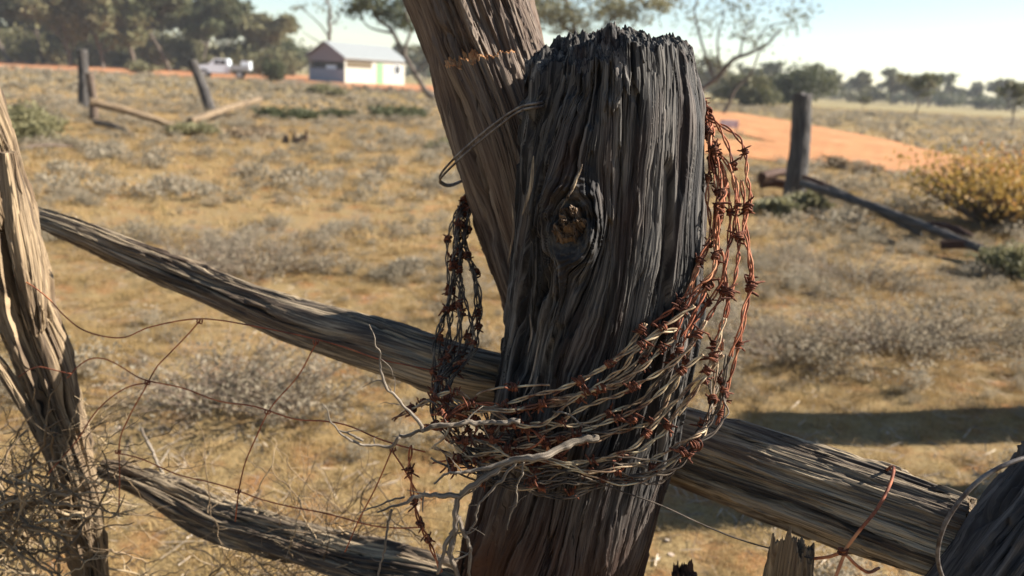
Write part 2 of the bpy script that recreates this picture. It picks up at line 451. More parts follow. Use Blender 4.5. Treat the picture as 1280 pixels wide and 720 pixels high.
# loose splinters standing off the weathered face
def splinter(px0, py0, px1, py1, wpx, seed, mat=GREY):
    n = 60
    p0, p1 = P(px0, py0, .995), P(px1, py1, .995)
    pa = spline([p0, (p0+p1)/2+np.array([.004, 0, 0]), p1], n)
    pa = wob(pa, .0015, 20, seed)
    pa = post_push(pa, .0005)
    t = np.linspace(0, 1, n); r = wpx/1000*np.sin(PI*np.clip(t*.96+.03, 0, 1))**.6
    mb = MB(); mb.tube(pa-np.array(post.location), r*.5, 7)
    me = mb.mesh('splinter')
    gg = np.concatenate(mb.v); gg = gg.copy(); gg = np.stack([gg[:, 0], gg[:, 1], gg[:, 2]], -1)
    at_ = me.attributes.new('grain', 'FLOAT_VECTOR', 'POINT'); at_.data.foreach_set('vector', gg.astype(np.float32).ravel())
    return link('splinter', me, [mat], post)
for i, s_ in enumerate([(747, 138, 728, 200, 5), (728, 205, 700, 262, 6), (712, 75, 711, 150, 4), (668, 195, 652, 270, 7), (672, 470, 655, 500, 4),
                        (675, 425, 650, 505, 4), (662, 392, 660, 440, 4), (655, 300, 646, 380, 4), (700, 430, 690, 500, 3), (790, 60, 786, 120, 4),
                        (760, 200, 757, 250, 3), (640, 255, 634, 330, 4)]):
    if i in (1, 3, 4, 5, 6, 11): splinter(*s_[:4], s_[4]*.7, 30+i, TWIGW if i in (4, 5, 6) else RAILW)

# =================================================================== LEANING LOG BEHIND
YL = 1.29
ll, linf = log_obj('leaning_log', BROWNW, pts=[P(745, 560, YL+.03), P(700, 400, YL), P(660, 240, YL), P(622, 110, YL), P(585, 0, YL), P(560, -70, YL)],
             rads=[.06, .082, .092, .096, .098, .098], nu=520, nv=800, seed=21, lobes=.13, rag=.02, cap=20, squash=.8, amp=.9, crack=1.1, twist=.3, warp=.06,
             cuts=[(.35, .55, .88, 1.35, .022)])
tag(ll, 'brown split log leaning behind the main post with a torn orange notch', 'log')
sl, _ = log_obj('split_slab', BROWNW, ll, endmat=ORANGEW, pts=[P(668, 330, YL-.075), P(648, 220, YL-.078), P(625, 140, YL-.078), P(598, 72, YL-.078)],
                rads=[.03, .046, .052, .053], nu=320, nv=420, seed=25, squash=.5, rag=.014, ragf=75, cap=30, amp=.6, crack=.8, warp=.05, capslope=(0, -.22))

# tie wire joining the log and the post
tw = empty('tie_wire', tuple(P(600, 170, 1.15)), 'doubled grey wire loop tying the leaning log to the big post', 'wire')
for i, dy in enumerate((0, 5)):
    w_ = spline([P(682, 127+dy, 1.09), P(672, 129+dy, 1.028), P(650, 134+dy, 1.08), P(622, 152+dy*1.4, 1.12), P(592, 176+dy*1.5, 1.145), P(566, 200+dy*1.4, 1.17), P(551, 218+dy, 1.21),
                 P(552, 227+dy*.6, 1.27), P(566, 230+dy*.4, 1.33), P(600, 215, 1.40)], 90)
    mb = MB(); mb.tube(w_, .0017, 8); mb.build('wire_strand', GALV, tw, origin=P(600, 170, 1.15))

# =================================================================== BARBED WIRE COIL
ORG = P(745, 400, YP)
coil = empty('barbed_wire_coil', tuple(ORG), 'tangled rusty barbed wire coil slung round the thick grey post', 'barbed wire')
def barb_mesh(seed):
    r = random.Random(seed); mb = MB()
    for s in (0, 1):
        turns = r.uniform(2.0, 2.8); n = 40
        t = np.linspace(0, 1, n); a = t*turns*2*PI+s*PI+r.uniform(-.3, .3)
        Rh = .0037+.0004*r.random()
        x = (t-.5)*r.uniform(.006, .0085)+(s-.5)*.002
        x = x+.0012*np.sin(a*r.uniform(.3, .8)+r.random()*6); Rh = Rh*(1+.22*np.sin(a*.7+r.random()*6))
        h = np.stack([x, np.cos(a)*Rh, np.sin(a)*Rh], -1)
        def tail(p, tang, L_):
            out = p+tang*L_*.4; return [out, p+tang*L_*.75+np.array([0, r.uniform(-.001, .001), .0]), p+tang*L_]
        t0 = (h[0]-h[1]); t0 /= np.linalg.norm(t0); t0 = t0+np.array([-.5*r.random(), 0, 0]); t1 = (h[-1]-h[-2]); t1 /= np.linalg.norm(t1); t1 = t1+np.array([.5*r.random(), 0, 0])
        p = np.array(tail(h[0], t0, r.uniform(.007, .012))[::-1]+list(h)+tail(h[-1], t1, r.uniform(.007, .012)))
        rad = np.full(len(p), .00112); rad[0] = rad[-1] = .0002
        mb.tube(p, rad, 6)
    me = mb.mesh('barb'); me.materials.append(RUST); return me
BARBS = [barb_mesh(i) for i in range(14)]

def strand(waypts, mat, seed, phase=0, wamp=.006, barbs=True, push=True, spacing=(.075, .115), R_=.00130, twisted=True):
    pth = resample(spline(waypts, 500), .003)
    pth = wob(pth, wamp*1.9, 12, seed); pth = wob(pth, wamp*.4, 42, seed+5)
    if push: pth = post_push(pth, .004+.004*random.random())
    d = np.arange(len(pth))*.003
    T = np.gradient(pth, axis=0); T /= np.linalg.norm(T, axis=1)[:, None]
    N = np.zeros_like(T); N[0] = np.cross(T[0], [.3, .8, .5]); N[0] /= np.linalg.norm(N[0])
    for i in range(1, len(pth)):
        q_ = N[i-1]-T[i]*(N[i-1]@T[i]); N[i] = q_/np.linalg.norm(q_)
    B = np.cross(T, N)
    mb = MB()
    if twisted:
        a = d/.055*2*PI+2.6*noise(d*7, seed, .3, seed)+phase
        for s in (0, PI):
            o_ = .0015+.0013*np.abs(noise(d*22, seed, s, seed))
            mb.tube(pth-ORG+(np.cos(a+s)*o_)[:, None]*N+(np.sin(a+s)*o_)[:, None]*B, R_, 7)
    else: mb.tube(pth-ORG, R_*1.1, 7)
    st = mb.build('strand', mat, coil)
    if barbs:
        x = random.uniform(.01, .06)
        while x < d[-1]-.01:
            i = int(x/.003)
            b_ = bpy.data.objects.new('barb', random.choice(BARBS)); COL.objects.link(b_); b_.parent = st
            z = Vector(T[i]); qt = z.to_track_quat('X', 'Z')
            from mathutils import Quaternion
            qt = qt @ Quaternion((1, 0, 0), random.uniform(0, 6.28))
            b_.rotation_mode = 'QUATERNION'; b_.rotation_quaternion = qt
            b_.location = tuple(pth[i]-ORG); s_ = random.uniform(.95, 1.35); b_.scale = (s_, s_, s_)
            x += random.uniform(*spacing)
    return st
# envelope of the loops in the photo: (inner px,py) (outer px,py) depth
ENV = [((800, 150), (790, 110), 1.29), ((862, 140), (862, 122), 1.24), ((876, 160), (893, 146), 1.17), ((884, 185), (912, 180), 1.13), ((887, 230), (924, 235), 1.10), ((884, 280), (931, 290), 1.07),
       ((872, 330), (936, 345), 1.045), ((850, 375), (930, 395), 1.02), ((815, 415), (918, 450), 1.0), ((765, 455), (893, 520), .985), ((705, 487), (845, 575), .975), ((640, 503), (770, 602), .975),
       ((575, 497), (680, 604), .99), ((545, 490), (600, 585), 1.02), ((562, 465), (545, 540), 1.06), ((588, 430), (532, 470), 1.11), ((592, 380), (542, 400), 1.16),
       ((586, 325), (556, 335), 1.21), ((584, 275), (570, 285), 1.27), ((600, 235), (590, 235), 1.34), ((690, 180), (680, 175), 1.36)]
svals = [0.0, .12, .25, .38, .50, .64, 1.0, .80, .45, .2]
for k, s in enumerate(svals):
    r = random.Random(100+k)
    sr = s; sf = min(1, max(0, s+r.uniform(-.12, .12))); sl_ = (k*.39+.05) % 1
    if k == 6: sr = 1.03
    way = []
    for i, (a, b, Y) in enumerate(ENV):
        t = sr if i < 8 else (sf if i < 13 else sl_)
        if i in (7, 8): t = (sr+sf)/2
        if i == 13: t = (sf+sl_)/2
        px = a[0]+(b[0]-a[0])*t+r.uniform(-9, 9); py = a[1]+(b[1]-a[1])*t+r.uniform(-10, 10)
        way.append(P(px, py, Y-.004*(k % 4)))
    way = np.array(way)
    strand(way[0:9], RUSTWIRE, 200+k, r.random()*6, .006)
    strand(way[8:14], (STRAW, STRAW, STRAW, DARKWIRE)[k % 4] if s < .6 else (DARKWIRE, STRAW)[k % 2], 230+k, r.random()*6, .007)
    strand(way[13:], DARKWIRE, 260+k, r.random()*6, .007)  # left hanging strands coloured dark for the shade of the post
# single wires: the bright springy ones across the face
for k, pts_ in enumerate([
    [(868, 385, .99), (835, 405, .98), (800, 428, .975), (770, 445, .97), (745, 462, .97), (712, 480, .972), (690, 495, .975)],
    [(850, 412, .985), (825, 420, .975), (803, 432, .968), (790, 445, .965), (783, 458, .967), (765, 470, .97), (735, 490, .972), (700, 502, .974), (640, 510, .98), (590, 508, .985)],
    [(882, 400, .98), (862, 432, .97), (838, 455, .965), (800, 478, .965), (768, 495, .968), (720, 515, .97), (680, 540, .975), (640, 548, .98)],
    [(905, 395, 1.0), (892, 440, .985), (875, 480, .975), (850, 520, .965)],
    [(560, 505, 1.0), (600, 508, .985), (650, 510, .98), (690, 505, .975), (720, 495, .972), (735, 490, .97)],
    [(880, 440, .975), (845, 470, .965), (810, 500, .963), (760, 525, .965), (700, 548, .968), (640, 560, .975), (580, 570, .99), (540, 560, 1.02)],
    ]):
    strand([P(*q_) for q_ in pts_], STRAW, 300+k, k, .003, barbs=True, spacing=(.07, .11))
# loose grey-straw wires wrapped low around the post
for k in range(7):
    r = random.Random(400+k); y0 = r.uniform(0, 1)
    pts_ = [(905-20*y0, 440+50*y0, 1.06), (893-10*y0, 510+20*y0, 1.0), (862, 548+20*y0, .97), (810, 575+22*y0, .96), (740, 590+26*y0, .955), (670, 588+28*y0, .96), (610, 575+25*y0, .975), (565, 555+25*y0, 1.0)]
    strand([P(a+r.uniform(-8, 8), b+r.uniform(-13, 11), c) for a, b, c in pts_], (DARKWIRE, STRAW, DARKWIRE)[k % 3], 420+k, 0, .010, barbs=(k % 3 == 0), R_=.0011, twisted=(k % 2 == 0))
# short hooks and tangle in front-left of the post
for k in range(20):
    r = random.Random(500+k)
    x, y = r.uniform(520, 640), r.uniform(488, 585); Y = r.uniform(.965, 1.03)
    pts_ = [P(x, y, Y)]
    ang = r.uniform(-.7, .9)
    for j in range(4):
        x += r.uniform(14, 34)*math.cos(ang); y += r.uniform(10, 26)*math.sin(ang); ang += r.uniform(-.9, .9)
        pts_.append(P(x, min(max(y, 480), 605), Y+r.uniform(-.02, .01)))
    strand(pts_, (RUSTWIRE, STRAW, DARKWIRE)[k % 3], 520+k, 0, .004, barbs=True, spacing=(.03, .06), twisted=k % 2 == 0)
# hanging end below left, with barbs, and the loose end on the far right
strand([P(*q_) for q_ in [(512, 555, 1.0), (513, 600, 1.0), (520, 640, 1.0), (538, 680, 1.0), (552, 712, 1.0)]], RUSTWIRE, 560, 0, .004, spacing=(.028, .05))
strand([P(*q_) for q_ in [(925, 225, 1.1), (934, 290, 1.08), (937, 345, 1.07), (932, 390, 1.06), (924, 430, 1.05), (910, 480, 1.04), (897, 530, 1.03)]], RUSTWIRE, 561, 0, .002, spacing=(.08, .1))
strand([P(*q_) for q_ in [(490, 525, 1.0), (520, 508, .99), (560, 490, .985), (585, 497, .985), (605, 520, .985)]], STRAW, 562, 0, .002, spacing=(.03, .05))

# =================================================================== RAILS
rr_, _ = log_obj('fence_rail', RAILW, endmat=TANW, pts=[P(800, 540, 1.20), P(900, 573, 1.14), P(1010, 611, 1.07), P(1120, 649, 1.01), P(1198, 676, .965)],
         rads=[.060, .063, .063, .063, .060], nu=620, nv=1000, seed=31, lobes=.05, rag=.006, ragf=160, cap=30, crack=.8, amp=.6, fib=1.3, warp=.05, ref=(0, -1, .2))
tag(rr_, 'thick grained timber rail lit on top, running right from the big post', 'fence rail')
lr, _ = log_obj('fence_rail', RAILW, pts=[P(640, 480, 1.30), P(560, 462, 1.28), P(460, 428, 1.33), P(360, 398, 1.40), P(270, 362, 1.46), P(170, 322, 1.52), P(100, 292, 1.56), P(46, 273, 1.6)],
         rads=[.048, .047, .046, .041, .036, .031, .027, .020], nu=360, nv=1100, seed=35, lobes=.14, rag=.01, cap=12, crack=1.0, amp=.6, fib=1.0, warp=.25, ref=(0, -1, .2))
tag(lr, 'crooked dark branch rail sloping up left with a pale top edge', 'fence rail')
mFl, n, b = new_mat('pale_splinter'); n.links.new(ramp(n, noise_tex(n, nd(n, 'ShaderNodeTexCoord').outputs['Object'], 90, 5), [(.3, (.2, .14, .08)), (.6, (.5, .4, .27))]), b.inputs['Base Color'])
# bleached flakes along its top
for i, (px, py, h) in enumerate([(88, 280, 8), (97, 278, 9), (128, 305, 9), (160, 312, 12), (195, 330, 5), (212, 325, 9), (287, 360, 8), (293, 358, 8), (433, 392, 9), (376, 385, 5)]):
    Y = 1.60-(px-46)/560*.3
    b0 = P(px, py+6, Y); mb = MB()
    t0 = b0+np.array([.006*random.uniform(-1, 1), 0, h*.0023])
    mb.tube(wob(spline([b0-np.array([.006, 0, .006]), (b0+t0)/2, t0], 12), .003, 60, i), np.linspace(.007, .0015, 12)*(1+.4*noise(np.arange(12)*.9, i, .5, 3)), 5)
    f_ = mb.build('bark_flake', mFl, lr, origin=np.array(lr.location))
bl, _ = log_obj('fence_rail', RAILW, pts=[P(128, 585, 1.50), P(190, 610, 1.47), P(260, 642, 1.43), P(340, 668, 1.38), P(430, 695, 1.33), P(540, 722, 1.28), P(640, 760, 1.25)],
         rads=[.020, .030, .036, .036, .036, .036, .034], nu=260, nv=700, seed=38, lobes=.2, rag=.01, cap=12, crack=1.3, amp=.8, fib=1.5, warp=.2, ref=(0, -1, .2))
tag(bl, 'low dark split rail near the ground at lower left', 'fence rail')

# red tie wire round right rail
tr = empty('tie_wire', tuple(P(1080, 660, .86)), 'rusty red wire looped round the right rail', 'wire')
for pts_ in ([(1114, 583, .985), (1117, 586, .93), (1112, 606, .90), (1096, 636, .875), (1075, 662, .865), (1057, 686, .87), (1054, 694, .875)],
             [(1018, 698, .91), (1035, 696, .89), (1054, 692, .875), (1070, 706, .875), (1085, 715, .89), (1098, 710, .92)],
             [(1056, 690, .872), (1050, 706, .87), (1043, 724, .868)], [(1114, 583, .985), (1108, 588, 1.03), (1095, 600, 1.06)]):
    mb = MB(); mb.tube(spline([P(*q_) for q_ in pts_], 60), .0021, 8); mb.build('wire_strand', RUSTWIRE, tr, origin=P(1080, 660, .86))
mb = MB()
a = np.linspace(0, 4*PI, 50); c0 = P(1053, 690, .87)
mb.tube(c0+np.stack([np.cos(a)*.005, np.sin(a)*.005, np.linspace(-.004, .006, 50)], -1), .0016, 6); mb.build('wire_knot', RUST, tr, origin=P(1080, 660, .86))
# long thin wire across below the rail
o = MB(); o.tube(wob(resample(spline([P(600, 575, 1.02), P(700, 590, .96), P(800, 622, .955), P(880, 655, .95), P(950, 682, .93), P(1018, 698, .91)], 200), .004), .004, 12, 3), .0010, 6)
tag(o.build('fence_wire', DARKWIRE, origin=P(820, 640, .95)), 'single thin dark wire running from the post to the red tie wire', 'wire')

# =================================================================== LEFT FOREGROUND POST
lp, _ = log_obj('fence_post', TANW, pts=[np.array([P(140, 900, 1.42)[0], 1.42, -.05]), P(140, 900, 1.42), P(116, 720, 1.42), P(98, 590, 1.42), P(62, 470, 1.42), P(30, 380, 1.42), P(12, 270, 1.42), P(-8, 180, 1.42), P(-32, 90, 1.42)],
        rads=[.045, .04, .033, .036, .042, .048, .044, .034, .020], nu=420, nv=1100, seed=44, lobes=.3, rag=.03, ragf=60, cap=16, crack=1.8, amp=1.1, warp=.3, twist=1.0,
        cuts=[(.1, .25, .75, 1.15, .02), (-.9, .3, .5, .95, .02)])
tag(lp, 'bleached forked timber post leaning at the left edge', 'fence post')
for i, (pts_, r_) in enumerate([([P(-45, 400, 1.37), P(0, 455, 1.37), P(38, 520, 1.38), P(72, 585, 1.40)], [.010, .015, .015, .010]),
                               ([P(12, 190, 1.365), P(30, 290, 1.365), P(44, 370, 1.365), P(50, 415, 1.37)], [.010, .022, .024, .012])]):
    v, q, g, inf = log(pts=pts_, rads=r_, nu=200, nv=300, seed=47+i, lobes=.25, rag=.02, cap=10, crack=1.3, amp=.8)
    me = make_mesh('split_limb', v-np.array(lp.location), q)
    at_ = me.attributes.new('grain', 'FLOAT_VECTOR', 'POINT'); at_.data.foreach_set('vector', g.astype(np.float32).ravel())
    link('split_limb', me, [TANW], lp)

# lower-right dark post and its wire hoop
rp_, _ = log_obj('fence_post', DGREY, pts=[P(1180, 868, .86), P(1234, 775, .86), P(1298, 680, .88), P(1372, 584, .91), P(1470, 455, .95)], rads=[.066, .066, .064, .062, .055], nu=420, nv=700, seed=52, lobes=.28,
         rag=.02, cap=12, crack=1.8, amp=1.5)
tag(rp_, 'dark leaning timber at the bottom right corner beyond the rail end', 'fence post')
mb = MB(); mb.tube(spline([P(1185, 740, .80), P(1172, 700, .79), P(1178, 662, .785), P(1200, 625, .785), P(1235, 592, .79), P(1290, 570, .80), P(1350, 570, .84)], 80), .0024, 8)
tag(mb.build('wire_hoop', GALV, origin=P(1200, 640, .79)), 'thick grey wire hoop round the dark corner timber', 'wire')

# splintered stub at bottom
st_, _ = log_obj('broken_stump', TANW, pts=[P(955, 900, .93), P(970, 800, .93), P(980, 720, .93), P(984, 690, .93)], rads=[.036, .036, .035, .028], nu=300, nv=400, seed=57, lobes=.25, rag=.034, ragf=70,
        cap=40, crack=1.4, amp=1.1)
st_.data.update(); tag(st_, 'short splintered pale stump below the right rail', 'stump')
st2, _ = log_obj('broken_stump', GREY, pts=[P(845, 900, .99), P(850, 800, .99), P(857, 712, .99)], rads=[.02, .018, .014], nu=160, nv=200, seed=58, lobes=.25, rag=.02, ragf=100,
        cap=20, crack=1, amp=.7)
tag(st2, 'small dark splintered stub beside the foot of the big post', 'stump')

# off-frame posts of the same yard fence, which throw the long shadows at the right
for i, (x, y, h, r_) in enumerate([(1.26, 1.285, 1.44, .11), (2.80, 2.74, 1.44, .17), (3.55, 3.52, 1.42, .18)]):
    o, _ = log_obj('fence_post', DGREY, pts=[(x, y, -.1), (x+.01, y, h*.5), (x-.02, y+.01, h)], rads=[r_*1.1, r_, r_*.95], nu=90, nv=160, seed=70+i, lobes=.1, rag=.02, cap=8)
    tag(o, ['grey yard post just right of the corner timber, nearest of the off-side line', 'second grey yard post beyond the right edge', 'farthest grey yard post beyond the right edge'][i], 'fence post', 'yard posts beyond the right edge')

# =================================================================== TWIGS
def grain_tube(mb_v): pass
def twig(name, paths, label, cat='branch', mat=TWIGW, group=None, seed=0, parent=None, origin=None, sides=12):
    org = np.asarray(origin if origin is not None else paths[0][0][0])
    mb = MB(); gl = []
    for k, (pts_, r0, r1) in enumerate(paths):
        r0 *= .8; r1 *= .75
        pa = resample(spline(pts_, 200), .003)
        pa = wob(pa, .007, 24, seed+k*7); pa = wob(pa, .0024, 110, seed+k*7+3)
        n = len(pa); t = np.linspace(0, 1, n)
        r = r0+(r1-r0)*t; r = r*(1+.3*noise(np.arange(n)*.14, k, seed, seed)+.25*np.clip(noise(np.arange(n)*.35, k, seed, seed+2), 0, 1))
        mb.tube(pa, r, sides)
        L_ = np.arange(n)*.003; a = np.arange(sides)*2*PI/sides
        gg = np.stack(np.broadcast_arrays(np.cos(a)[None]*r0*5, np.sin(a)[None]*r0*5, L_[:, None]*2.5), -1).reshape(-1, 3)
        gl += [gg, [[0, 0, 0], [0, 0, L_[-1]]]]
        rs = random.Random(seed*31+k)
        for q_ in range(int(n/9)):      # short side shoots and snapped stubs
            ii = rs.randint(int(n*.2), n-2); dl = np.array([rs.gauss(0, 1), rs.gauss(0, .6), rs.gauss(0, 1)]); dl /= np.linalg.norm(dl)
            L2 = rs.choice([.004, .006, .012, .022, .03]); e = pa[ii]+dl*L2; mid_ = pa[ii]+dl*L2*.5+np.array([rs.gauss(0, 1), 0, rs.gauss(0, 1)])*L2*.12
            sp = spline([pa[ii], mid_, e], 6); mb.tube(sp, np.linspace(r[ii]*.5, max(r[ii]*.15, .0003), 6), sides)
            gl += [np.stack(np.broadcast_arrays(np.cos(a)[None]*r0, np.sin(a)[None]*r0, np.linspace(0, L2, 6)[:, None]), -1).reshape(-1, 3), [[0, 0, 0], [0, 0, L2]]]
    me = mb.mesh(name, True, org)
    at_ = me.attributes.new('grain', 'FLOAT_VECTOR', 'POINT'); at_.data.foreach_set('vector', np.concatenate(gl).astype(np.float32).ravel())
    o = link(name, me, [mat], parent, tuple(org) if parent is None else (0, 0, 0))
    if label: tag(o, label, cat, group)
    return o
Yt = .945
twig('dead_twig', [([P(650, 526, Yt), P(610, 525, Yt), P(560, 533, Yt), P(520, 541, Yt), P(498, 542, Yt)], .0044, .003),
    ([P(530, 540, Yt), P(518, 520, Yt), P(500, 500, Yt), P(484, 483, Yt), P(480, 460, Yt), P(470, 430, Yt), P(462, 408, Yt)], .0032, .0009),
    ([P(502, 543, Yt), P(492, 555, Yt), P(470, 557, Yt), P(450, 553, Yt), P(430, 538, Yt), P(415, 520, Yt), P(402, 506, Yt)], .0030, .0010),
    ([P(452, 553, Yt), P(438, 545, Yt), P(424, 540, Yt)], .002, .0012), ([P(505, 506, Yt), P(490, 502, Yt), P(478, 500, Yt)], .0009, .0005), ([P(492, 490, Yt), P(485, 478, Yt)], .0009, .0005)],
    'slender pale forked twig hooked in the barbed wire left of the post', seed=5)
Yb = .93
twig('dead_branch', [([P(745, 550, .955), P(715, 557, .945), P(680, 568, .93), P(640, 580, Yb), P(605, 602, Yb), P(577, 622, Yb), P(570, 650, Yb), P(568, 690, Yb), P(578, 735, Yb)], .0064, .0042),
    ([P(640, 580, Yb), P(615, 588, Yb), P(585, 590, Yb), P(560, 593, Yb), P(540, 606, Yb)], .004, .0014),
    ([P(578, 622, Yb), P(545, 620, Yb), P(520, 622, Yb), P(490, 632, Yb), P(470, 640, Yb)], .0046, .0014),
    ([P(510, 622, Yb), P(490, 622, Yb), P(470, 630, Yb), P(452, 638, Yb)], .002, .0008),
    ([P(490, 632, Yb), P(484, 660, Yb), P(476, 700, Yb), P(474, 730, Yb)], .0022, .0012),
    ([P(650, 574, Yb), P(625, 600, Yb-.005), P(600, 630, Yb-.005), P(585, 660, Yb-.005), P(562, 668, Yb)], .0026, .0014),
    ([P(570, 660, Yb), P(556, 684, Yb), P(552, 715, Yb)], .0045, .0025), ([P(574, 645, Yb), P(586, 680, Yb), P(583, 730, Yb)], .004, .0022),
    ([P(652, 575, Yb), P(650, 600, Yb), P(645, 630, Yb), P(630, 660, Yb)], .0016, .0009)],
    'thick pale bare branch caught in the lower wires in front of the post', seed=11)
twig('wood_sliver', [([P(690, 515, .962), P(720, 526, .955), P(744, 535, .953)], .002, .0007)], 'thin pale wood sliver lying on the wires at the post front', seed=13)
twig('dead_twig', [([P(175, 535, 1.6), P(195, 575, 1.58), P(215, 607, 1.56)], .0045, .0035)], 'short straight pale stick slanting above the low rail', 'stick', seed=15)

# thin rusty netting wires at left
NO = P(300, 470, 1.15)
net = empty('wire_netting', tuple(NO), 'loose red rusty netting wires strung between left post and big post', 'wire')
for k, pts_ in enumerate([
    [(20, 345, 1.36), (60, 372, 1.3), (85, 395, 1.26), (110, 413, 1.24), (150, 422, 1.22), (185, 410, 1.2), (230, 401, 1.18), (270, 401, 1.17), (320, 409, 1.16), (395, 427, 1.15), (440, 438, 1.14), (540, 458, 1.12)],
    [(82, 472, 1.33), (98, 457, 1.3), (128, 448, 1.26), (180, 474, 1.22), (240, 490, 1.18), (335, 515, 1.12), (420, 530, 1.06), (470, 545, 1.03), (530, 566, 1.0)],
    [(395, 428, 1.15), (370, 470, 1.14), (335, 515, 1.12), (312, 560, 1.12), (298, 610, 1.12), (293, 650, 1.12)],
    [(250, 402, 1.18), (215, 445, 1.2), (185, 478, 1.22), (162, 520, 1.24), (148, 560, 1.25), (150, 640, 1.26)],
    [(492, 560, 1.02), (475, 595, 1.03), (452, 640, 1.05), (430, 690, 1.07)], [(490, 562, 1.02), (510, 590, 1.0), (530, 625, 1.0)],
    [(145, 565, 1.25), (190, 578, 1.22), (250, 598, 1.2), (300, 614, 1.18), (380, 635, 1.15), (460, 655, 1.1), (530, 660, 1.05)],
    [(20, 470, 1.34), (50, 455, 1.32), (90, 465, 1.3)], [(185, 478, 1.22), (150, 490, 1.24), (100, 540, 1.28), (60, 590, 1.3)]]):
    mb = MB(); mb.tube(wob(resample(spline([P(*q_) for q_ in pts_], 300), .004), .007, 9, 600+k), .0011, 6); mb.build('wire_strand', REDWIRE, net, origin=NO)
for (px, py, Y) in [(395, 428, 1.15), (335, 515, 1.12), (185, 478, 1.22), (491, 562, 1.02), (250, 402, 1.18), (148, 565, 1.25), (298, 614, 1.12)]:
    a = np.linspace(0, 5*PI, 60); c0 = P(px, py, Y)-NO
    mb = MB(); mb.tube(c0+np.stack([np.linspace(-.005, .005, 60), np.cos(a)*.003, np.sin(a)*.003], -1), .001, 5)
    kn = mb.build('wire_knot', REDWIRE, net)

# =================================================================== GROUND
def gz(x, y):
    x = np.asarray(x, float); y = np.asarray(y, float); d = np.hypot(x, y)
    f = np.clip(1-d/400, 0, 1)
    return (.05*noise(x*.35, y*.35, 0., 5)+.02*noise(x*1.6, y*1.6, 0., 6))*f*np.clip(d/3, .3, 1)
def G_(px, py):
    p = G(px, py); p[2] = float(gz(p[0], p[1])); return p
rad_ = np.concatenate([[0], np.geomspace(.35, 6000, 420)]); na = 720
ang_ = np.arange(na)*2*PI/na
X = rad_[:, None]*np.sin(ang_)[None]; Yg = rad_[:, None]*np.cos(ang_)[None]
Z = gz(X, Yg)+.006*noise(X*9, Yg*9, 0., 8)*(np.hypot(X, Yg) < 30)+.004*noise(X*24, Yg*24, 0., 9)*(np.hypot(X, Yg) < 12)
v = np.stack([X, Yg, Z], -1).reshape(-1, 3)
i = np.arange(len(rad_)-1)[:, None]*na; j = np.arange(na)[None]; k = (j+1) % na
q = np.stack([i+j, i+na+j, i+na+k, i+k], -1).reshape(-1, 4)
mG, n, b = new_mat('dry_ground')
tc = nd(n, 'ShaderNodeTexCoord').outputs['Object']
big = noise_tex(n, tc, .9, 6, .6); med = noise_tex(n, tc, 5, 6, .65); fin = noise_tex(n, tc, 60, 5, .7); huge = noise_tex(n, tc, .12, 3)
soil = ramp(n, fin, [(.3, (.19, .075, .026)), (.6, (.31, .145, .052)), (.8, (.39, .21, .09))])
grs = ramp(n, fin, [(.28, (.11, .075, .035)), (.5, (.25, .175, .078)), (.75, (.37, .285, .145))])
c = mixc(n, mapr(n, med, .47, .64), grs, soil)
c = mixc(n, mapr(n, big, .40, .62, 0, .85), c, grs)
c = mixc(n, mapr(n, noise_tex(n, tc, 9, 5, .6), .60, .72, 0, .6), c, (.17, .15, .115))
c = mixc(n, mapr(n, noise_tex(n, tc, .55, 4, .6), .62, .72, 0, .3), c, (.16, .145, .055))
c = mixc(n, mapr(n, noise_tex(n, tc, 150, 4, .7), .52, .62, 0, .55), c, (.09, .055, .03))
c = mixc(n, mapr(n, noise_tex(n, tc, 110, 4, .7), .60, .66, 0, .5), c, (.48, .40, .27))
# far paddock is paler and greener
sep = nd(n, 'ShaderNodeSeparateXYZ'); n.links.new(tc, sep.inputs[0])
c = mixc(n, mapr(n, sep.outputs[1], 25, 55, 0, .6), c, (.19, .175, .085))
n.links.new(c, b.inputs['Base Color']); b.inputs['Roughness'].default_value = .95; b.inputs['Specular IOR Level'].default_value = .1
bump(n, b, noise_tex(n, tc, 45, 8, .75), .9, .02)
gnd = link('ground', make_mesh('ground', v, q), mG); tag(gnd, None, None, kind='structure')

def soil_mat(name, a, b_, c_, sc=1.2):
    m, n, b = new_mat(name); tc = nd(n, 'ShaderNodeTexCoord').outputs['Object']
    f = noise_tex(n, vmul(n, tc, (1, .35, 1)), sc, 8, .65)
    n.links.new(ramp(n, f, [(.3, a), (.52, b_), (.72, c_)]), b.inputs['Base Color']); b.inputs['Roughness'].default_value = .95
    bump(n, b, noise_tex(n, tc, 12, 8, .7), .7, .04); return m
ROADM = soil_mat('orange_dirt', (.27, .115, .042), (.37, .165, .06), (.45, .225, .10))
REDM = soil_mat('red_dirt', (.27, .10, .04), (.35, .15, .062), (.32, .22, .11), .5)

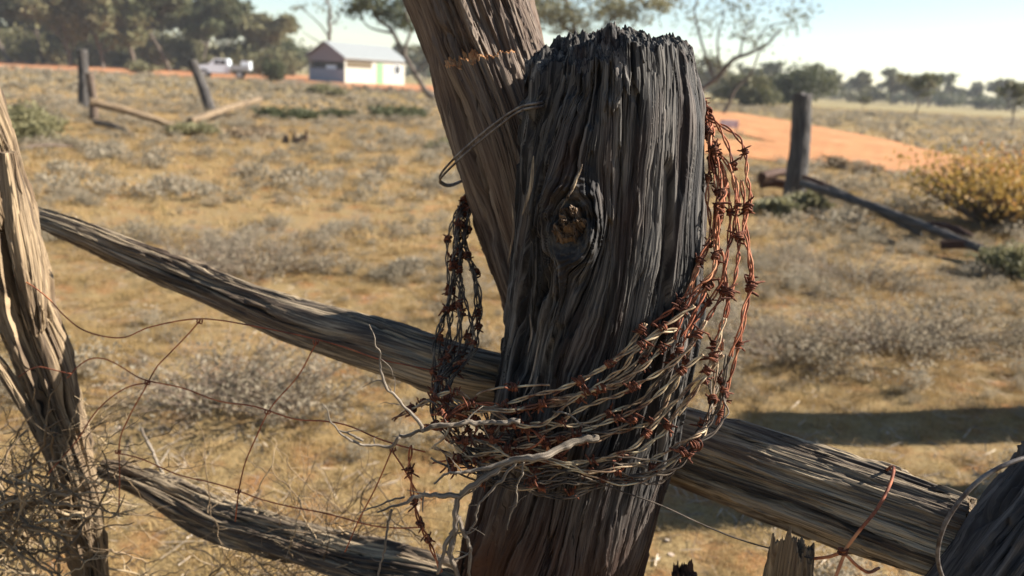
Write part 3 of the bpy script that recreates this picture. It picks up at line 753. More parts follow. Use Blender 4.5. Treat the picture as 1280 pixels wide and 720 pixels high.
def sheet(name, outline_top, outline_bot, mat, label=None, jit=.25, n=160, dz=.03, m=14):
    "strip on the ground between two pixel polylines (top = far edge)"
    t = np.linspace(0, 1, n)
    top = spline(np.array(outline_top, float), n); bot = spline(np.array(outline_bot, float), n)
    rows = []
    for s_ in np.linspace(0, 1, m):
        line = []
        for i in range(n):
            a = G(*top[i]); b = G(*bot[i]); p = a+(b-a)*s_
            line.append(p)
        rows.append(line)
    v = np.array(rows)
    d = np.hypot(v[..., 0], v[..., 1])
    for e in (0, -1):
        jj = noise(v[e, :, 0]*1.1, v[e, :, 1]*1.1, 0., 31+e)+.6*noise(v[e, :, 0]*4, v[e, :, 1]*4, 0., 33+e)
        v[e, :, 1] += jj*jit*np.clip(d[e]/20, .5, 6)
    v[..., 2] = gz(v[..., 0], v[..., 1])+dz
    i = np.arange(m-1)[:, None]*n; j = np.arange(n-1)[None]
    q = np.stack([i+j, i+n+j, i+n+j+1, i+j+1], -1).reshape(-1, 4)
    me = make_mesh(name, v.reshape(-1, 3), q)
    o = link(name, me, mat); tag(o, label, None, kind='structure'); return o
sheet('dirt_road', [(860, 138), (930, 143), (1000, 155), (1060, 166), (1110, 176), (1160, 188), (1230, 205), (1330, 235)],
      [(860, 152), (900, 165), (935, 172), (975, 180), (1030, 196), (1090, 212), (1160, 224), (1240, 240), (1330, 262)], ROADM)
sheet('dirt_turnout', [(850, 174), (905, 176), (960, 178), (1010, 184)], [(850, 190), (905, 194), (970, 200), (1040, 206)], ROADM, jit=.12)
sheet('red_dirt_track', [(-250, 58), (-60, 71), (60, 79), (160, 84), (260, 89), (330, 90), (400, 96), (520, 106), (620, 112)],
      [(-250, 72), (-60, 83), (60, 91), (160, 94), (260, 98), (330, 103), (400, 109), (520, 116), (620, 121)], REDM, jit=.6)

# =================================================================== VEGETATION helpers
def leaf_mat(name, cols, trans=.25):
    m, n, b = new_mat(name)
    at = nd(n, 'ShaderNodeAttribute', attribute_name='tone').outputs['Fac']
    k = len(cols)
    c = ramp(n, at, [(i/(k-1), q) for i, q in enumerate(cols)])
    n.links.new(c, b.inputs['Base Color']); b.inputs['Roughness'].default_value = .7
    if trans:
        t = nd(n, 'ShaderNodeBsdfTranslucent'); n.links.new(c, t.inputs[0]); mx = nd(n, 'ShaderNodeMixShader'); mx.inputs[0].default_value = trans
        out = n.nodes['Material Output']
        n.links.new(b.outputs[0], mx.inputs[1]); n.links.new(t.outputs[0], mx.inputs[2]); n.links.new(mx.outputs[0], out.inputs[0])
    return m
M_SALT = leaf_mat('grey_saltbush', [(.14, .11, .07), (.23, .195, .135), (.32, .275, .20), (.22, .16, .095)], .45)
M_GRASS = leaf_mat('dry_straw_grass', [(.23, .150, .068), (.36, .26, .12), (.31, .20, .078), (.22, .185, .07)], .3)
M_EUC = leaf_mat('grey_green_leaves', [(.06, .064, .028), (.10, .10, .045), (.14, .13, .062), (.165, .135, .07)], .3)
M_DARK = leaf_mat('dark_olive_leaves', [(.038, .046, .02), (.068, .076, .034), (.105, .105, .048)], .3)
M_BUSH = leaf_mat('olive_bush_leaves', [(.10, .09, .045), (.17, .16, .08), (.25, .22, .11)], .3)
M_YEL = leaf_mat('yellow_orange_leaves', [(.14, .11, .045), (.28, .20, .05), (.38, .235, .06), (.42, .17, .075)], .3)
M_DRY = leaf_mat('dead_brown_twigs', [(.09, .06, .035), (.22, .155, .09), (.38, .29, .18)], .2)
mB, n, b = new_mat('dark_bark'); tcb = nd(n, 'ShaderNodeTexCoord').outputs['Object']
n.links.new(ramp(n, noise_tex(n, tcb, 3, 6), [(.3, (.045, .035, .028)), (.7, (.14, .11, .085))]), b.inputs['Base Color']); BARK = mB

def with_tone(me, tone, dom='FACE'):
    a = me.attributes.new('tone', 'FLOAT', dom); a.data.foreach_set('value', np.asarray(tone, np.float32)); return me
def leaf_quads(c, size, rng, flat=0., aspect=2.2):
    n = len(c)
    u = rng.normal(size=(n, 3)); u[:, 2] *= (1-flat); u /= np.linalg.norm(u, axis=1)[:, None]
    w_ = rng.normal(size=(n, 3)); v_ = np.cross(u, w_); v_ /= np.linalg.norm(v_, axis=1)[:, None]
    s = size*rng.uniform(.6, 1.4, n)
    u = u*(s*aspect/2)[:, None]; v_ = v_*(s/2)[:, None]
    V = np.stack([c-u, c+v_, c+u, c-v_], 1)
    return V.reshape(-1, 3), np.arange(n*4).reshape(-1, 4)

def replicate(protos, xs, ys, scl, rot, which, tones, zf=gz, sink=0.):
    "realise many small plants as one mesh"
    VV = []; FF = []; TT = []; off = 0
    for k, (pv, pf, pt) in enumerate(protos):
        m = np.where(which == k)[0]
        if not len(m): continue
        c, s = np.cos(rot[m]), np.sin(rot[m]); S = scl[m][:, None]
        x = (pv[None, :, 0]*c[:, None]-pv[None, :, 1]*s[:, None])*S+xs[m][:, None]
        y = (pv[None, :, 0]*s[:, None]+pv[None, :, 1]*c[:, None])*S+ys[m][:, None]
        z = pv[None, :, 2]*S+zf(xs[m], ys[m])[:, None]-sink
        VV.append(np.stack([x, y, z], -1).reshape(-1, 3))
        f = pf[None]+(np.arange(len(m))*len(pv))[:, None, None]+off
        FF.append(f.reshape(-1, 4)); off += len(m)*len(pv)
        TT.append((pt[None]+tones[m][:, None]).ravel())
    return np.concatenate(VV), np.concatenate(FF), np.clip(np.concatenate(TT), 0, 1)

def proto_shrub(nl, size, seed, ns=24, h=.55, w=.5):
    "dome of small grey leaves on upright stems, unit about 1 m wide"
    rng = np.random.default_rng(seed)
    nb = 9; hub = rng.normal(size=(nb, 3))*[w*.42, w*.42, .0]; hub[:, 2] = h*rng.uniform(.25, .75, nb)
    c = hub[rng.integers(0, nb, nl)]+rng.normal(size=(nl, 3))*[.13, .13, .10]
    c[:, 2] = np.abs(c[:, 2])
    V, Fq = leaf_quads(c, size, rng)
    T = np.repeat(rng.uniform(-.12, .12, nl), 1)
    # stems
    e = hub[rng.integers(0, nb, ns)]+rng.normal(size=(ns, 3))*[.12, .12, .12]; e[:, 2] = np.abs(e[:, 2])
    b0 = rng.normal(size=(ns, 3))*[.06, .06, 0]; sd_ = rng.normal(size=(ns, 3)); sd_ /= np.linalg.norm(sd_, axis=1)[:, None]; sd_ *= .006
    SV = np.stack([b0-sd_, b0+sd_, e+sd_*.4, e-sd_*.4], 1).reshape(-1, 3)
    F2 = np.arange(ns*4).reshape(-1, 4)+len(V)
    return np.concatenate([V, SV]), np.concatenate([Fq, F2]), np.concatenate([T, np.full(ns, -.15)])
def proto_grass(nb, seed, h=.12, spread=.07, wdt=.004):
    rng = np.random.default_rng(seed)
    b0 = rng.normal(size=(nb, 3))*[spread*.5, spread*.5, 0]; d = rng.normal(size=(nb, 3))*[.5, .5, 0]; d[:, 2] = 1
    L = h*rng.uniform(.4, 1.2, nb); m = b0+d*(L*.5)[:, None]*.9; e = b0+(d*[1.9, 1.9, .8])*L[:, None]*.9
    sd_ = rng.normal(size=(nb, 3))*[1, 1, 0]; sd_ /= np.linalg.norm(sd_, axis=1)[:, None]; sd_ *= wdt/2
    V = np.stack([b0-sd_, b0+sd_, m+sd_*.8, m-sd_*.8, e+sd_*.15, e-sd_*.15], 1).reshape(-1, 3)
    k = np.arange(nb)[:, None]*6
    Fq = np.concatenate([k+[0, 1, 2, 3], k+[3, 2, 4, 5]])
    return V, Fq, np.tile(rng.uniform(-.12, .12, nb), 2)

def wedge(n, d0, d1, rng, power=1.0, half=.85):
    "random ground points in front of the camera between two depths"
    t = rng.random(n); d = np.sqrt(d0*d0+(d1*d1-d0*d0)*t) if power == 1 else d0*(d1/d0)**t
    x = d*rng.uniform(-half, half, n); return x, d
def off_road(x, y):
    "True where plants may stand (keeps the orange road clear)"
    # project to photo rows
    d = np.stack([x, y, np.zeros_like(x)], -1)-CAM
    zc = d@F; px = 640+FPX*(d@RR)/zc; py = 360-FPX*(d@UU)/zc
    top = np.interp(px, [860, 930, 1000, 1060, 1110, 1160, 1230, 1330], [138, 143, 155, 166, 176, 188, 205, 235])
    bot = np.interp(px, [860, 935, 975, 1030, 1090, 1160, 1240, 1330], [152, 172, 180, 196, 212, 224, 240, 262])
    road = (px > 860) & (py > top) & (py < bot)
    tr = (px > 850) & (px < 1040) & (py > 175) & (py < 202)
    t2 = np.interp(px, [-60, 60, 160, 260, 330, 400, 520, 620], [72, 80, 85, 90, 91, 97, 107, 113]); b2 = t2+8
    red = (py > t2) & (py < b2) & (px < 620)
    return ~(road | tr | red)

rng = np.random.default_rng(11)
near = [proto_shrub(420, .030, 50+i, 50) for i in range(4)]
mid = [proto_shrub(130, .06, 60+i, 14) for i in range(4)]
far = [proto_shrub(34, .13, 70+i, 4) for i in range(4)]
def scatter(name, protos, specs, mat, label, sink=0., thr=None, seed=1):
    rng = np.random.default_rng(seed); A = []; off = 0
    for (cnt, d0, d1, s0, s1, pset, pw) in specs:
        x, y = wedge(cnt, d0, d1, rng, pw)
        m = off_road(x, y)
        m &= ~((y > 2.9) & (y < 3.5) & (x > 1.0) & (rng.random(len(x)) < .4))
        if thr is not None:
            dens = noise(x*.8, y*.8, 0., 77)+.6*noise(x*2.4, y*2.4, 0., 78)
            m &= dens > thr+rng.normal(size=len(x))*.15
        x, y = x[m], y[m]; k = len(x)
        s = s0+(s1-s0)*rng.random(k)**1.6
        V, Fq, T = replicate(pset, x, y, s, rng.uniform(0, 6.28, k), rng.integers(0, len(pset), k), rng.uniform(.15, .8, k), sink=sink)
        A.append((V, Fq+off, T)); off += len(V)
    me = make_mesh(name, np.concatenate([a[0] for a in A]), np.concatenate([a[1] for a in A]), False)
    with_tone(me, np.concatenate([a[2] for a in A]))
    o = link(name, me, mat); tag(o, label, name.replace('_', ' '), kind='stuff'); return o
scatter('low_saltbush', near, [(1500, 1.9, 8, .09, .30, near, 1), (5200, 8, 26, .14, .42, mid, 1), (9000, 26, 75, .2, .6, far, 1)], M_SALT,
        'low grey saltbush clumps covering the dry paddock', thr=-.06, seed=3)
gn = [proto_grass(46, 80+i, .10, .12) for i in range(4)]; gm = [proto_grass(20, 90+i, .16, .25, .012) for i in range(3)]; gf = [proto_grass(9, 95+i, .25, .6, .04) for i in range(3)]
scatter('dry_grass', gn, [(9500, 1.8, 6.5, .22, .62, gn, 1), (12000, 6, 22, .3, .8, gm, 1), (9000, 22, 90, .5, 1.1, gf, 1)], M_GRASS,
        'short straw coloured dry grass between the shrubs', thr=-.5, seed=4)
def proto_litter(seed):
    r = np.random.default_rng(seed); k = 10; c = r.normal(size=(k, 3))*[.16, .16, 0]+[0, 0, .008]; a = r.uniform(0, 6.28, k); L = r.uniform(.02, .09, k)
    u = np.stack([np.cos(a)*L, np.sin(a)*L, r.uniform(-.01, .02, k)], -1); w_ = np.stack([-np.sin(a), np.cos(a), r.normal(size=k)*.5], -1)*.0022
    V = np.stack([c-u-w_, c-u+w_, c+u+w_, c+u-w_], 1).reshape(-1, 3); V[:, 2] = np.abs(V[:, 2])+.004
    return V, np.arange(k*4).reshape(-1, 4), r.uniform(-.3, .3, k)
M_STK = leaf_mat('grey_twig_litter', [(.07, .05, .035), (.22, .17, .12), (.46, .39, .3)], 0)
scatter('twig_litter', [], [(1100, 1.8, 7, .4, .9, [proto_litter(i) for i in range(5)], 1)], M_STK, 'short dead twigs lying on the soil', seed=16)
# litter and little stones
def proto_stone(seed):
    r = np.random.default_rng(seed)
    v = np.array([[x, y, z] for x in (-1, 1) for y in (-1, 1) for z in (-1, 1)])*.5*r.uniform(.6, 1.1, (8, 1))*[1, 1, .6]
    f = np.array([[0,1,3,2],[4,6,7,5],[0,4,5,1],[2,3,7,6],[0,2,6,4],[1,5,7,3]])
    return v, f, np.zeros(6)
stn = [proto_stone(i) for i in range(5)]
M_LIT = leaf_mat('stones_and_litter', [(.25, .16, .1), (.4, .33, .26), (.62, .56, .46)], 0)
scatter('stones', stn, [(1200, 1.8, 9, .005, .020, stn, 1)], M_LIT, 'small pale stones and litter on the soil', seed=6)

def bush(name, c, w, h, mat, label, cat='bush', group=None, seed=1, nl=1600, leaf=.03, ns=30, dark=False):
    rng = np.random.default_rng(seed)
    root = empty(name, tuple(c), label, cat, group)
    nb = 16; hub = rng.normal(size=(nb, 3)); hub /= np.linalg.norm(hub, axis=1)[:, None]
    hub = hub*rng.uniform(.3, .85, (nb, 1))*[w/2, w/2, h/2]; hub[:, 2] = np.abs(hub[:, 2])*1.1+h*.25
    k = rng.integers(0, nb, nl); cc = hub[k]+rng.normal(size=(nl, 3))*[w*.10, w*.10, h*.11]; cc[:, 2] = np.clip(cc[:, 2], .01, h*1.15)
    V, Fq = leaf_quads(cc, leaf, rng)
    me = with_tone(make_mesh('foliage', V, Fq, False), np.clip(rng.uniform(0, 1, nb)[k]*.6+rng.uniform(0, .4, nl), 0, 1))
    link('foliage', me, mat, root)
    mb = MB()
    for i in range(ns):
        e = hub[i % nb]+rng.normal(size=3)*[w*.08, w*.08, h*.08]; e[2] = abs(e[2])
        mb.tube(spline([[rng.normal()*.03*w, rng.normal()*.03*w, -.02], e*[.4, .4, .5]+rng.normal(size=3)*.03*w, e], 8), np.linspace(.012*w, .002*w, 8), 4)
    mb.build('stems', M_DRYS, root)
    return root
mds, n, b = new_mat('dry_stem'); b.inputs['Base Color'].default_value = (.13, .095, .065, 1)
n.links.new(ramp(n, noise_tex(n, nd(n, 'ShaderNodeTexCoord').outputs['Object'], 30, 4), [(.3, (.08, .06, .045)), (.7, (.2, .15, .11))]), b.inputs['Base Color']); M_DRYS = mds

bush('bush', G_(25, 180), 1.45, .72, M_BUSH, 'big rounded olive grey bush at the far left', seed=1, nl=5000, leaf=.035)
bush('flowering_bush', G_(1246, 285), 2.7, 1.15, M_YEL, 'yellow and orange leafed bush beside the orange road at the right', seed=2, nl=4300, leaf=.03, ns=160)
bush('bush', G_(1275, 345), .7, .35, M_BUSH, 'low green grey bush below the yellow bush at the right edge', seed=3, nl=2500, leaf=.022)
bush('bush', G_(1045, 210), .5, .28, M_DRY, 'small brown bush on the near road edge right of the far post', seed=4, nl=900, leaf=.03)
bush('bush', G_(1085, 217), .6, .22, M_DRY, 'flat reddish brown bush on the road edge', seed=5, nl=900, leaf=.03)
bush('bush', G_(240, 168), 1.1, .28, M_BUSH, 'low green bush at the foot of the crossed rails', seed=6, nl=2200, leaf=.03)
bush('bush', G_(325, 172), 1.2, .3, M_DRY, 'low brown bush right of the crossed rails', seed=7, nl=2200, leaf=.03)
bush('bush', G_(402, 119), 1.5, .7, M_BUSH, 'olive bush in front of the mauve gable', seed=8, nl=2200, leaf=.07)
bush('bush', G_(425, 121), 1.1, .5, M_BUSH, 'smaller olive bush in front of the house corner', seed=9, nl=1600, leaf=.07)
bush('bush', G_(176, 92), 2.6, 1.2, M_BUSH, 'pale green bush before the left trees', seed=10, nl=1800, leaf=.12)
bush('bush', G_(345, 103), 2.2, 2.4, M_DARK, 'tall dark bush between the ute and the house', seed=11, nl=2000, leaf=.11)
bush('bush', G_(196, 88), 1.6, 1.0, M_DARK, 'dark bush at the base of the left trees', seed=12, nl=900, leaf=.12)
for i, (px, py, w_, h_) in enumerate([(345, 148, 1.3, .35), (378, 150, 1.2, .4), (425, 147, 1.1, .3), (485, 150, 1.5, .55), (512, 148, 1.1, .5), (1000, 262, .6, .25), (970, 270, .5, .2), (560, 190, .7, .3)]):
    bush('bush', G_(px, py), w_, h_, M_DARK if i < 5 else M_BUSH, ['dark low bush right of the upturned rail end', 'dark low bush below the olive bush by the gable', 'dark low bush below the house corner',  # bushes on this line stand in for dark log shadows
         'dark bush below the house door', 'dark bush just left of the leaning log', 'small green bush at the foot of the far right post', 'small bush left of the far right post foot', 'small bush beside the leaning log'][i],
         group='low bushes in the paddock', seed=20+i, nl=900, leaf=.05)
bush('bush', G_(510, 345), .3, .16, M_SALT, 'small grey saltbush left of the left hanging wires', seed=31, nl=900, leaf=.014)
def saltbush(c, w, h, label, seed):
    rng = np.random.default_rng(seed); root = empty('saltbush', tuple(c), label, 'bush', 'larger grey saltbushes')
    V_, F_, T_, n0 = [], [], [], 0; mb = MB(); LC = []
    for k in range(150):
        b0 = rng.normal(size=3)*[w*.22, w*.22, 0]; L = h*rng.uniform(.5, 1.15)
        d = np.array([b0[0]*2.2+rng.normal()*.10*w, b0[1]*2.2+rng.normal()*.10*w, L])
        pa = spline([b0, b0+d*[.3, .3, .5], b0+d], 7); mb.tube(pa, np.linspace(.0022, .0008, 7), 3, cap=False)
        m = rng.integers(8, 20); t = rng.uniform(.25, 1, m)[:, None]
        LC.append(b0+d*[1, 1, 1]*t*[.8, .8, 1]+rng.normal(size=(m, 3))*.012)
    V, Fq = leaf_quads(np.concatenate(LC), .0085, rng, aspect=2.8)
    link('foliage', with_tone(make_mesh('foliage', V, Fq, False), rng.uniform(.1, .9, len(Fq))), M_SALT, root)
    me = mb.mesh('stems'); link('stems', me, M_DRYS, root)
for i, (px, py, w_, h_) in enumerate([(275, 508, .42, .24), (375, 515, .36, .22), (990, 445, .5, .24), (1110, 440, .5, .24), (1160, 420, .4, .2), (320, 345, .6, .24), (1075, 350, .6, .24), (250, 340, .5, .18)]):
    saltbush(G_(px, py), w_, h_, ['feathery grey saltbush under the left rail', 'grey saltbush close left of the hanging wires', 'grey saltbush just right of the big coil',
         'grey saltbush in the middle right paddock', 'grey saltbush right of the middle one', 'grey saltbush above the left rail', 'grey saltbush below the far fallen logs', 'small grey saltbush above the left rail near its middle'][i], 40+i)

# dry tangled brush in the lower left corner
def brush(name, cx, cy, Y, wpx, hpx, n_, label, seed, mat=M_DRY, rr=(.0008, .0026), drop=0.25):
    r = random.Random(seed); org = P(cx, cy, Y); mb = MB(); tn = []
    for k in range(n_):
        x, y = cx+r.gauss(0, wpx*.35), cy+r.gauss(0, hpx*.35); Z_ = Y+r.uniform(-.15, .15)
        a = r.uniform(-PI, PI); pts_ = [P(x, y, Z_)]
        for j in range(r.randint(3, 6)):
            L_ = r.uniform(15, 42); x += L_*math.cos(a); y += L_*math.sin(a)*.8; a += r.uniform(-.45, .45); Z_ += r.uniform(-.03, .03); pts_.append(P(x, y, Z_))
        q_ = spline(pts_, 26); r0 = r.uniform(*rr)
        tq = r.random(); q_ = wob(q_, .006, 40, seed+k)
        mb.tube(q_, np.linspace(r0, r0*.3, 26), 5, cap=False); tn += [tq]*(25*5)
        for h_ in range(r.randint(2, 6)):
            ii = r.randint(4, 24); dl = np.array([r.gauss(0, 1), r.gauss(0, .6), r.gauss(0, 1)]); dl = dl/np.linalg.norm(dl)*r.uniform(.01, .045)
            mb.tube(np.array([q_[ii], q_[ii]+dl*.5+dl[[1, 2, 0]]*.15, q_[ii]+dl]), [r0*.5, r0*.35, r0*.15], 4, cap=False); tn += [tq]*8
    me = mb.mesh(name, True, org); with_tone(me, tn)
    o = link(name, me, mat, None, tuple(org)); tag(o, label, 'brush'); return o
brush('dry_brush', 25, 665, 1.35, 105, 140, 210, 'dense dry tangled brush in the lower left corner', 1, rr=(.0008, .0036))
brush('dry_brush', 380, 690, 1.45, 190, 70, 190, 'pale bare twiggy brush over the low rail at bottom', 2, rr=(.0007, .0020))
brush('dry_brush', 110, 560, 1.40, 60, 80, 35, 'small knot of dry twigs against the left post', 3, rr=(.0006, .0016))

# =================================================================== TREES
def tree_meshes(h, spread, seed, leaves=5000, leaf=.16, mat=M_EUC, lean=0., limbs=6, crown0=.35, sparse=False, twigs=2):
    r = random.Random(seed); rng = np.random.default_rng(seed)
    mb = MB(); ends = []
    def branch(p, d, L, r0, lvl):
        pts = [p]; q = p.copy(); dd = d.copy()
        for j in range(4):
            dd = dd+rng.normal(size=3)*.16+np.array([0, 0, .05]); dd /= np.linalg.norm(dd); q = q+dd*L/4; pts.append(q.copy())
        pa = spline(pts, 12); mb.tube(pa, np.linspace(r0, r0*.45, 12), 6 if lvl < 2 else 4, cap=False)
        if lvl >= twigs: ends.append(pa[-1]); ends.append(pa[7]); return
        for k in range(r.randint(3, 4) if lvl else limbs):
            i = r.randint(5, 11) if lvl else int(3+8*k/limbs) if crown0 < .3 else r.randint(6, 11)
            a = r.uniform(0, 6.28); nd_ = dd*.55+np.array([math.cos(a), math.sin(a), r.uniform(.1, .55)])*.8
            nd_ /= np.linalg.norm(nd_)
            branch(pa[i], nd_, L*r.uniform(.5, .75)*(spread if lvl == 0 else 1), r0*.5, lvl+1)
    branch(np.zeros(3), np.array([lean, 0, 1.]), h*.55, h*.022, 0)
    E = np.array(ends); E[:, 2] = np.minimum(E[:, 2], h)
    trunk = mb.mesh('trunk'); trunk.materials.append(BARK)
    crown = None
    if leaves:
        k = rng.integers(0, len(E), leaves); cc = E[k]+rng.normal(size=(leaves, 3))*[h*.055, h*.055, h*.035]
        V, Fq = leaf_quads(cc, leaf, rng); crown = with_tone(make_mesh('crown', V, Fq, False), np.clip(rng.uniform(0, .7, len(E))[k]+rng.uniform(0, .3, leaves), 0, 1)); crown.materials.append(mat)
    return trunk, crown
def place_tree(name, meshes, loc, s, rz, label, cat='tree', group=None, sz=None):
    root = empty(name, tuple(loc), label, cat, group, rz); root.scale = (s, s, sz or s)
    for nm, me in zip(('trunk', 'crown'), meshes):
        if me is not None:
            o = bpy.data.objects.new(nm, me); COL.objects.link(o); o.parent = root
    return root
TM = [tree_meshes(8, 1.0, 1+i, 9500, .25, M_EUC if i % 2 else M_BUSH if i == 4 else M_DARK, crown0=.2 if i % 2 else .4) for i in range(5)]
# left wood
lw = [(-60, 95, 8.2), (12, 92, 8.6), (52, 96, 8.0), (86, 88, 7.0), (128, 90, 8.6), (168, 92, 9.0), (212, 95, 7.6), (252, 98, 6.4), (290, 100, 6.8), (328, 102, 6.2), (30, 112, 9), (108, 110, 8.4), (190, 112, 8.6), (268, 115, 7.8), (352, 118, 4.6)]
wl = ['tall dark tree partly beyond the left edge', 'dark leafy tree at the top left corner', 'tree right of the corner tree', 'shorter tree behind the far upright post', 'tall tree just right of the far upright post',
      'tallest broad tree above the leaning far post', 'grey green tree left of the pale rounded trees', 'pale rounded tree above the white ute', 'pale rounded tree right of the ute', 'last rounded tree before the house',
      'tree filling behind the corner tree', 'tree filling behind the far upright post', 'tree filling behind the tall broad tree', 'tree filling behind the rounded trees', 'small low tree left of the house roof']
for i, (px, D, h) in enumerate(lw):
    place_tree('eucalyptus_tree', TM[(i*2+(i > 6)) % 5], at_dist(px, D), h/8*1.28, random.uniform(0, 6.28), wl[i], group='trees of the left wood')
for i in range(16):   # understorey of the wood
    px = -40+i*26; bush('shrub', at_dist(px, 96+(i % 3)*5), 5.0, 2.8+1.2*(i % 2), M_EUC if i % 2 else M_BUSH, 'grey green shrub under the left wood trees', 'shrub', 'shrubs under the left wood', seed=100+i, nl=700, leaf=.26)
for i in range(15):
    px = -70+i*31; bush('bushy_tree', at_dist(px, 102+(i % 3)*6), 8, (7.5, 6.2, 8.2, 5.5)[i % 4]*(1 if px < 220 else .72), (M_EUC, M_BUSH, M_DARK)[i % 3], 'olive bushy tree in the dense back row of the left wood', 'tree', 'back row trees of the left wood', seed=300+i, nl=2600, leaf=.24, ns=16)
# tree leaning beside the house
def custom_tree(name, base, limbs, blobs, mat, label, nl, leaf, seed, bark=BARK):
    "limbs: list of (points, r0, r1) in world space; blobs: (centre, sx, sz, share)"
    rng = np.random.default_rng(seed); root = empty(name, tuple(base), label, 'tree')
    mb = MB()
    for p_, r0, r1 in limbs:
        pa = spline(np.array(p_), 24); mb.tube(wob(pa, r0*1.5, .7, seed), np.linspace(r0, r1, 24), 7, cap=False)
    mb.build('trunk', bark, root, origin=np.array(base))
    V_, T_ = [], []
    for (c_, sx, sz_, sh) in blobs:
        m = int(nl*sh); nb = 7
        hub = rng.normal(size=(nb, 3))*[sx*.6, sx*.6, sz_*.6]; k = rng.integers(0, nb, m)
        V_.append(np.array(c_)+hub[k]+rng.normal(size=(m, 3))*[sx*.32, sx*.32, sz_*.32]); T_.append(rng.uniform(0, .7, nb)[k]+rng.uniform(0, .3, m))
    cc = np.concatenate(V_)-np.array(base)
    V, Fq = leaf_quads(cc, leaf, rng); link('crown', with_tone(make_mesh('crown', V, Fq, False), np.clip(np.concatenate(T_), 0, 1)), mat, root)
    return root
Yh = 44.
q_ = lambda x, y: P(x, y, Yh)
custom_tree('leaning_tree', at_dist(545, Yh), [([q_(548, 128), q_(528, 105), q_(505, 70), q_(490, 42), q_(470, 18), q_(455, -8)], .16, .07), ([q_(505, 70), q_(512, 40), q_(506, 10), q_(500, -20)], .09, .04),
            ([q_(490, 42), q_(475, 38), q_(458, 30), q_(445, 14)], .07, .03), ([q_(520, 92), q_(540, 70), q_(560, 40)], .06, .03)],
            [(q_(460, 5), .9, .6, .3), (q_(488, 12), .9, .7, .3), (q_(505, 28), .6, .5, .15), (q_(478, -25), 1.5, .8, .35)], M_DARK, 'dark tree with a crooked trunk right of the house', 2600, .11, 5)
Yh = 95.
custom_tree('bare_tree', at_dist(411, Yh), [([q_(411, 90), q_(411, 50), q_(413, 20), q_(408, -10)], .28, .12), ([q_(411, 45), q_(395, 25), q_(372, 8)], .10, .04), ([q_(412, 35), q_(425, 18), q_(436, -4)], .10, .04), ([q_(411, 60), q_(392, 48), q_(378, 40)], .08, .03)],
            [(q_(408, 5), 1.6, 1.2, .7), (q_(380, 12), 1.2, .6, .3)], M_EUC, 'thin nearly bare tree behind the house roof', 160, .2, 6)
Yh = 60.
custom_tree('eucalyptus_tree', at_dist(720, Yh), [([q_(735, 120), q_(728, 70), q_(718, 30), q_(705, -10)], .28, .12), ([q_(728, 65), q_(760, 30), q_(800, 5)], .14, .05), ([q_(722, 45), q_(690, 25), q_(660, 8)], .14, .05)],
            [(q_(665, 8), 2.0, 1.1, .2), (q_(705, 22), 2.0, 1.2, .2), (q_(745, 12), 2.2, 1.5, .2), (q_(790, 14), 2.0, 1.1, .18), (q_(825, 4), 1.5, .9, .08), (q_(740, -25), 3.5, 1.2, .14)], M_BUSH, 'broad leafy tree showing above the big post', 5200, .15, 7)
Yh = 46.
custom_tree('sparse_tree', at_dist(872, Yh), [([q_(866, 150), q_(878, 118), q_(900, 85), q_(925, 68), q_(955, 55), q_(975, 38)], .20, .05), ([q_(905, 140), q_(922, 112), q_(938, 88), q_(950, 60)], .11, .04), ([q_(892, 95), q_(880, 60), q_(868, 20), q_(872, -10)], .09, .03),
            ([q_(900, 86), q_(898, 50), q_(905, 10)], .07, .03), ([q_(940, 60), q_(960, 35), q_(990, 25)], .06, .02), ([q_(925, 68), q_(932, 40), q_(950, 10)], .06, .02), ([q_(900, 86), q_(888, 78), q_(878, 72)], .05, .02)],
            [(q_(870, 20), 1.5, .9, .14), (q_(905, 10), 1.5, .7, .14), (q_(950, 22), 1.6, .7, .18), (q_(985, 24), 1.2, .5, .14), (q_(965, -5), 1.8, .5, .14), (q_(935, 50), 1.3, .6, .12), (q_(875, 75), 1.2, .9, .14)], M_EUC, 'open sparse tree with crooked dark limbs right of the big post', 1200, .10, 8)
def custom_bushtree(c, w, h, mat, seed, name, label):
    r = bush(name, c, w, h, mat, label, 'tree', seed=seed, nl=6500, leaf=.17, ns=30)
    for ch in r.children: ch.name = {'foliage': 'crown', 'stems': 'trunk'}[ch.name.split('.')[0]]
    return r
# dark round tree, far tree line
DT = custom_bushtree(at_dist(1000, 78), 6.6, 5.0, M_DARK, 31, 'dark_tree', 'dark bushy tree behind the far upright post at the right')
custom_bushtree(at_dist(930, 70), 5.5, 3.2, M_EUC, 33, 'dark_tree', 'yellow green low tree between sparse tree and dark tree')
TF = [tree_meshes(7, 1.3, 41+i, 1900, .34, M_DARK if i % 2 else M_EUC, crown0=.2, limbs=6) for i in range(4)]
for i in range(60):
    px = 500+i*18+random.uniform(-8, 8); D = random.uniform(165, 240) if px > 1020 else random.uniform(120, 190)
    place_tree('far_tree', TF[i % 4], at_dist(px, D), random.uniform(.8, 1.2), random.uniform(0, 6), 'small dark tree in the far tree line', group='trees of the far tree line', sz=random.uniform(.7, 1.0))
for i in range(40):
    px = 480+i*30+random.uniform(-8, 8)
    bush('shrub', at_dist(px, random.uniform(170, 235)), 12, 3.8, M_DARK if i % 2 else M_EUC, 'dark scrub shrub in the far tree line', 'shrub', 'shrubs of the far tree line', seed=200+i, nl=500, leaf=.45, ns=6)
bt = tree_meshes(3.2, 1.5, 51, 700, .16, M_EUC, limbs=5)
place_tree('sparse_tree', bt, at_dist(1148, 62), .95, 0, 'small open tree standing alone in the far paddock')
place_tree('sparse_tree', bt, at_dist(1268, 50), .8, 2, 'small open tree in the far paddock at the right edge')
place_tree('sparse_tree', bt, at_dist(1080, 75), .4, 2, 'tiny shrub-like tree in the far paddock beyond the road')

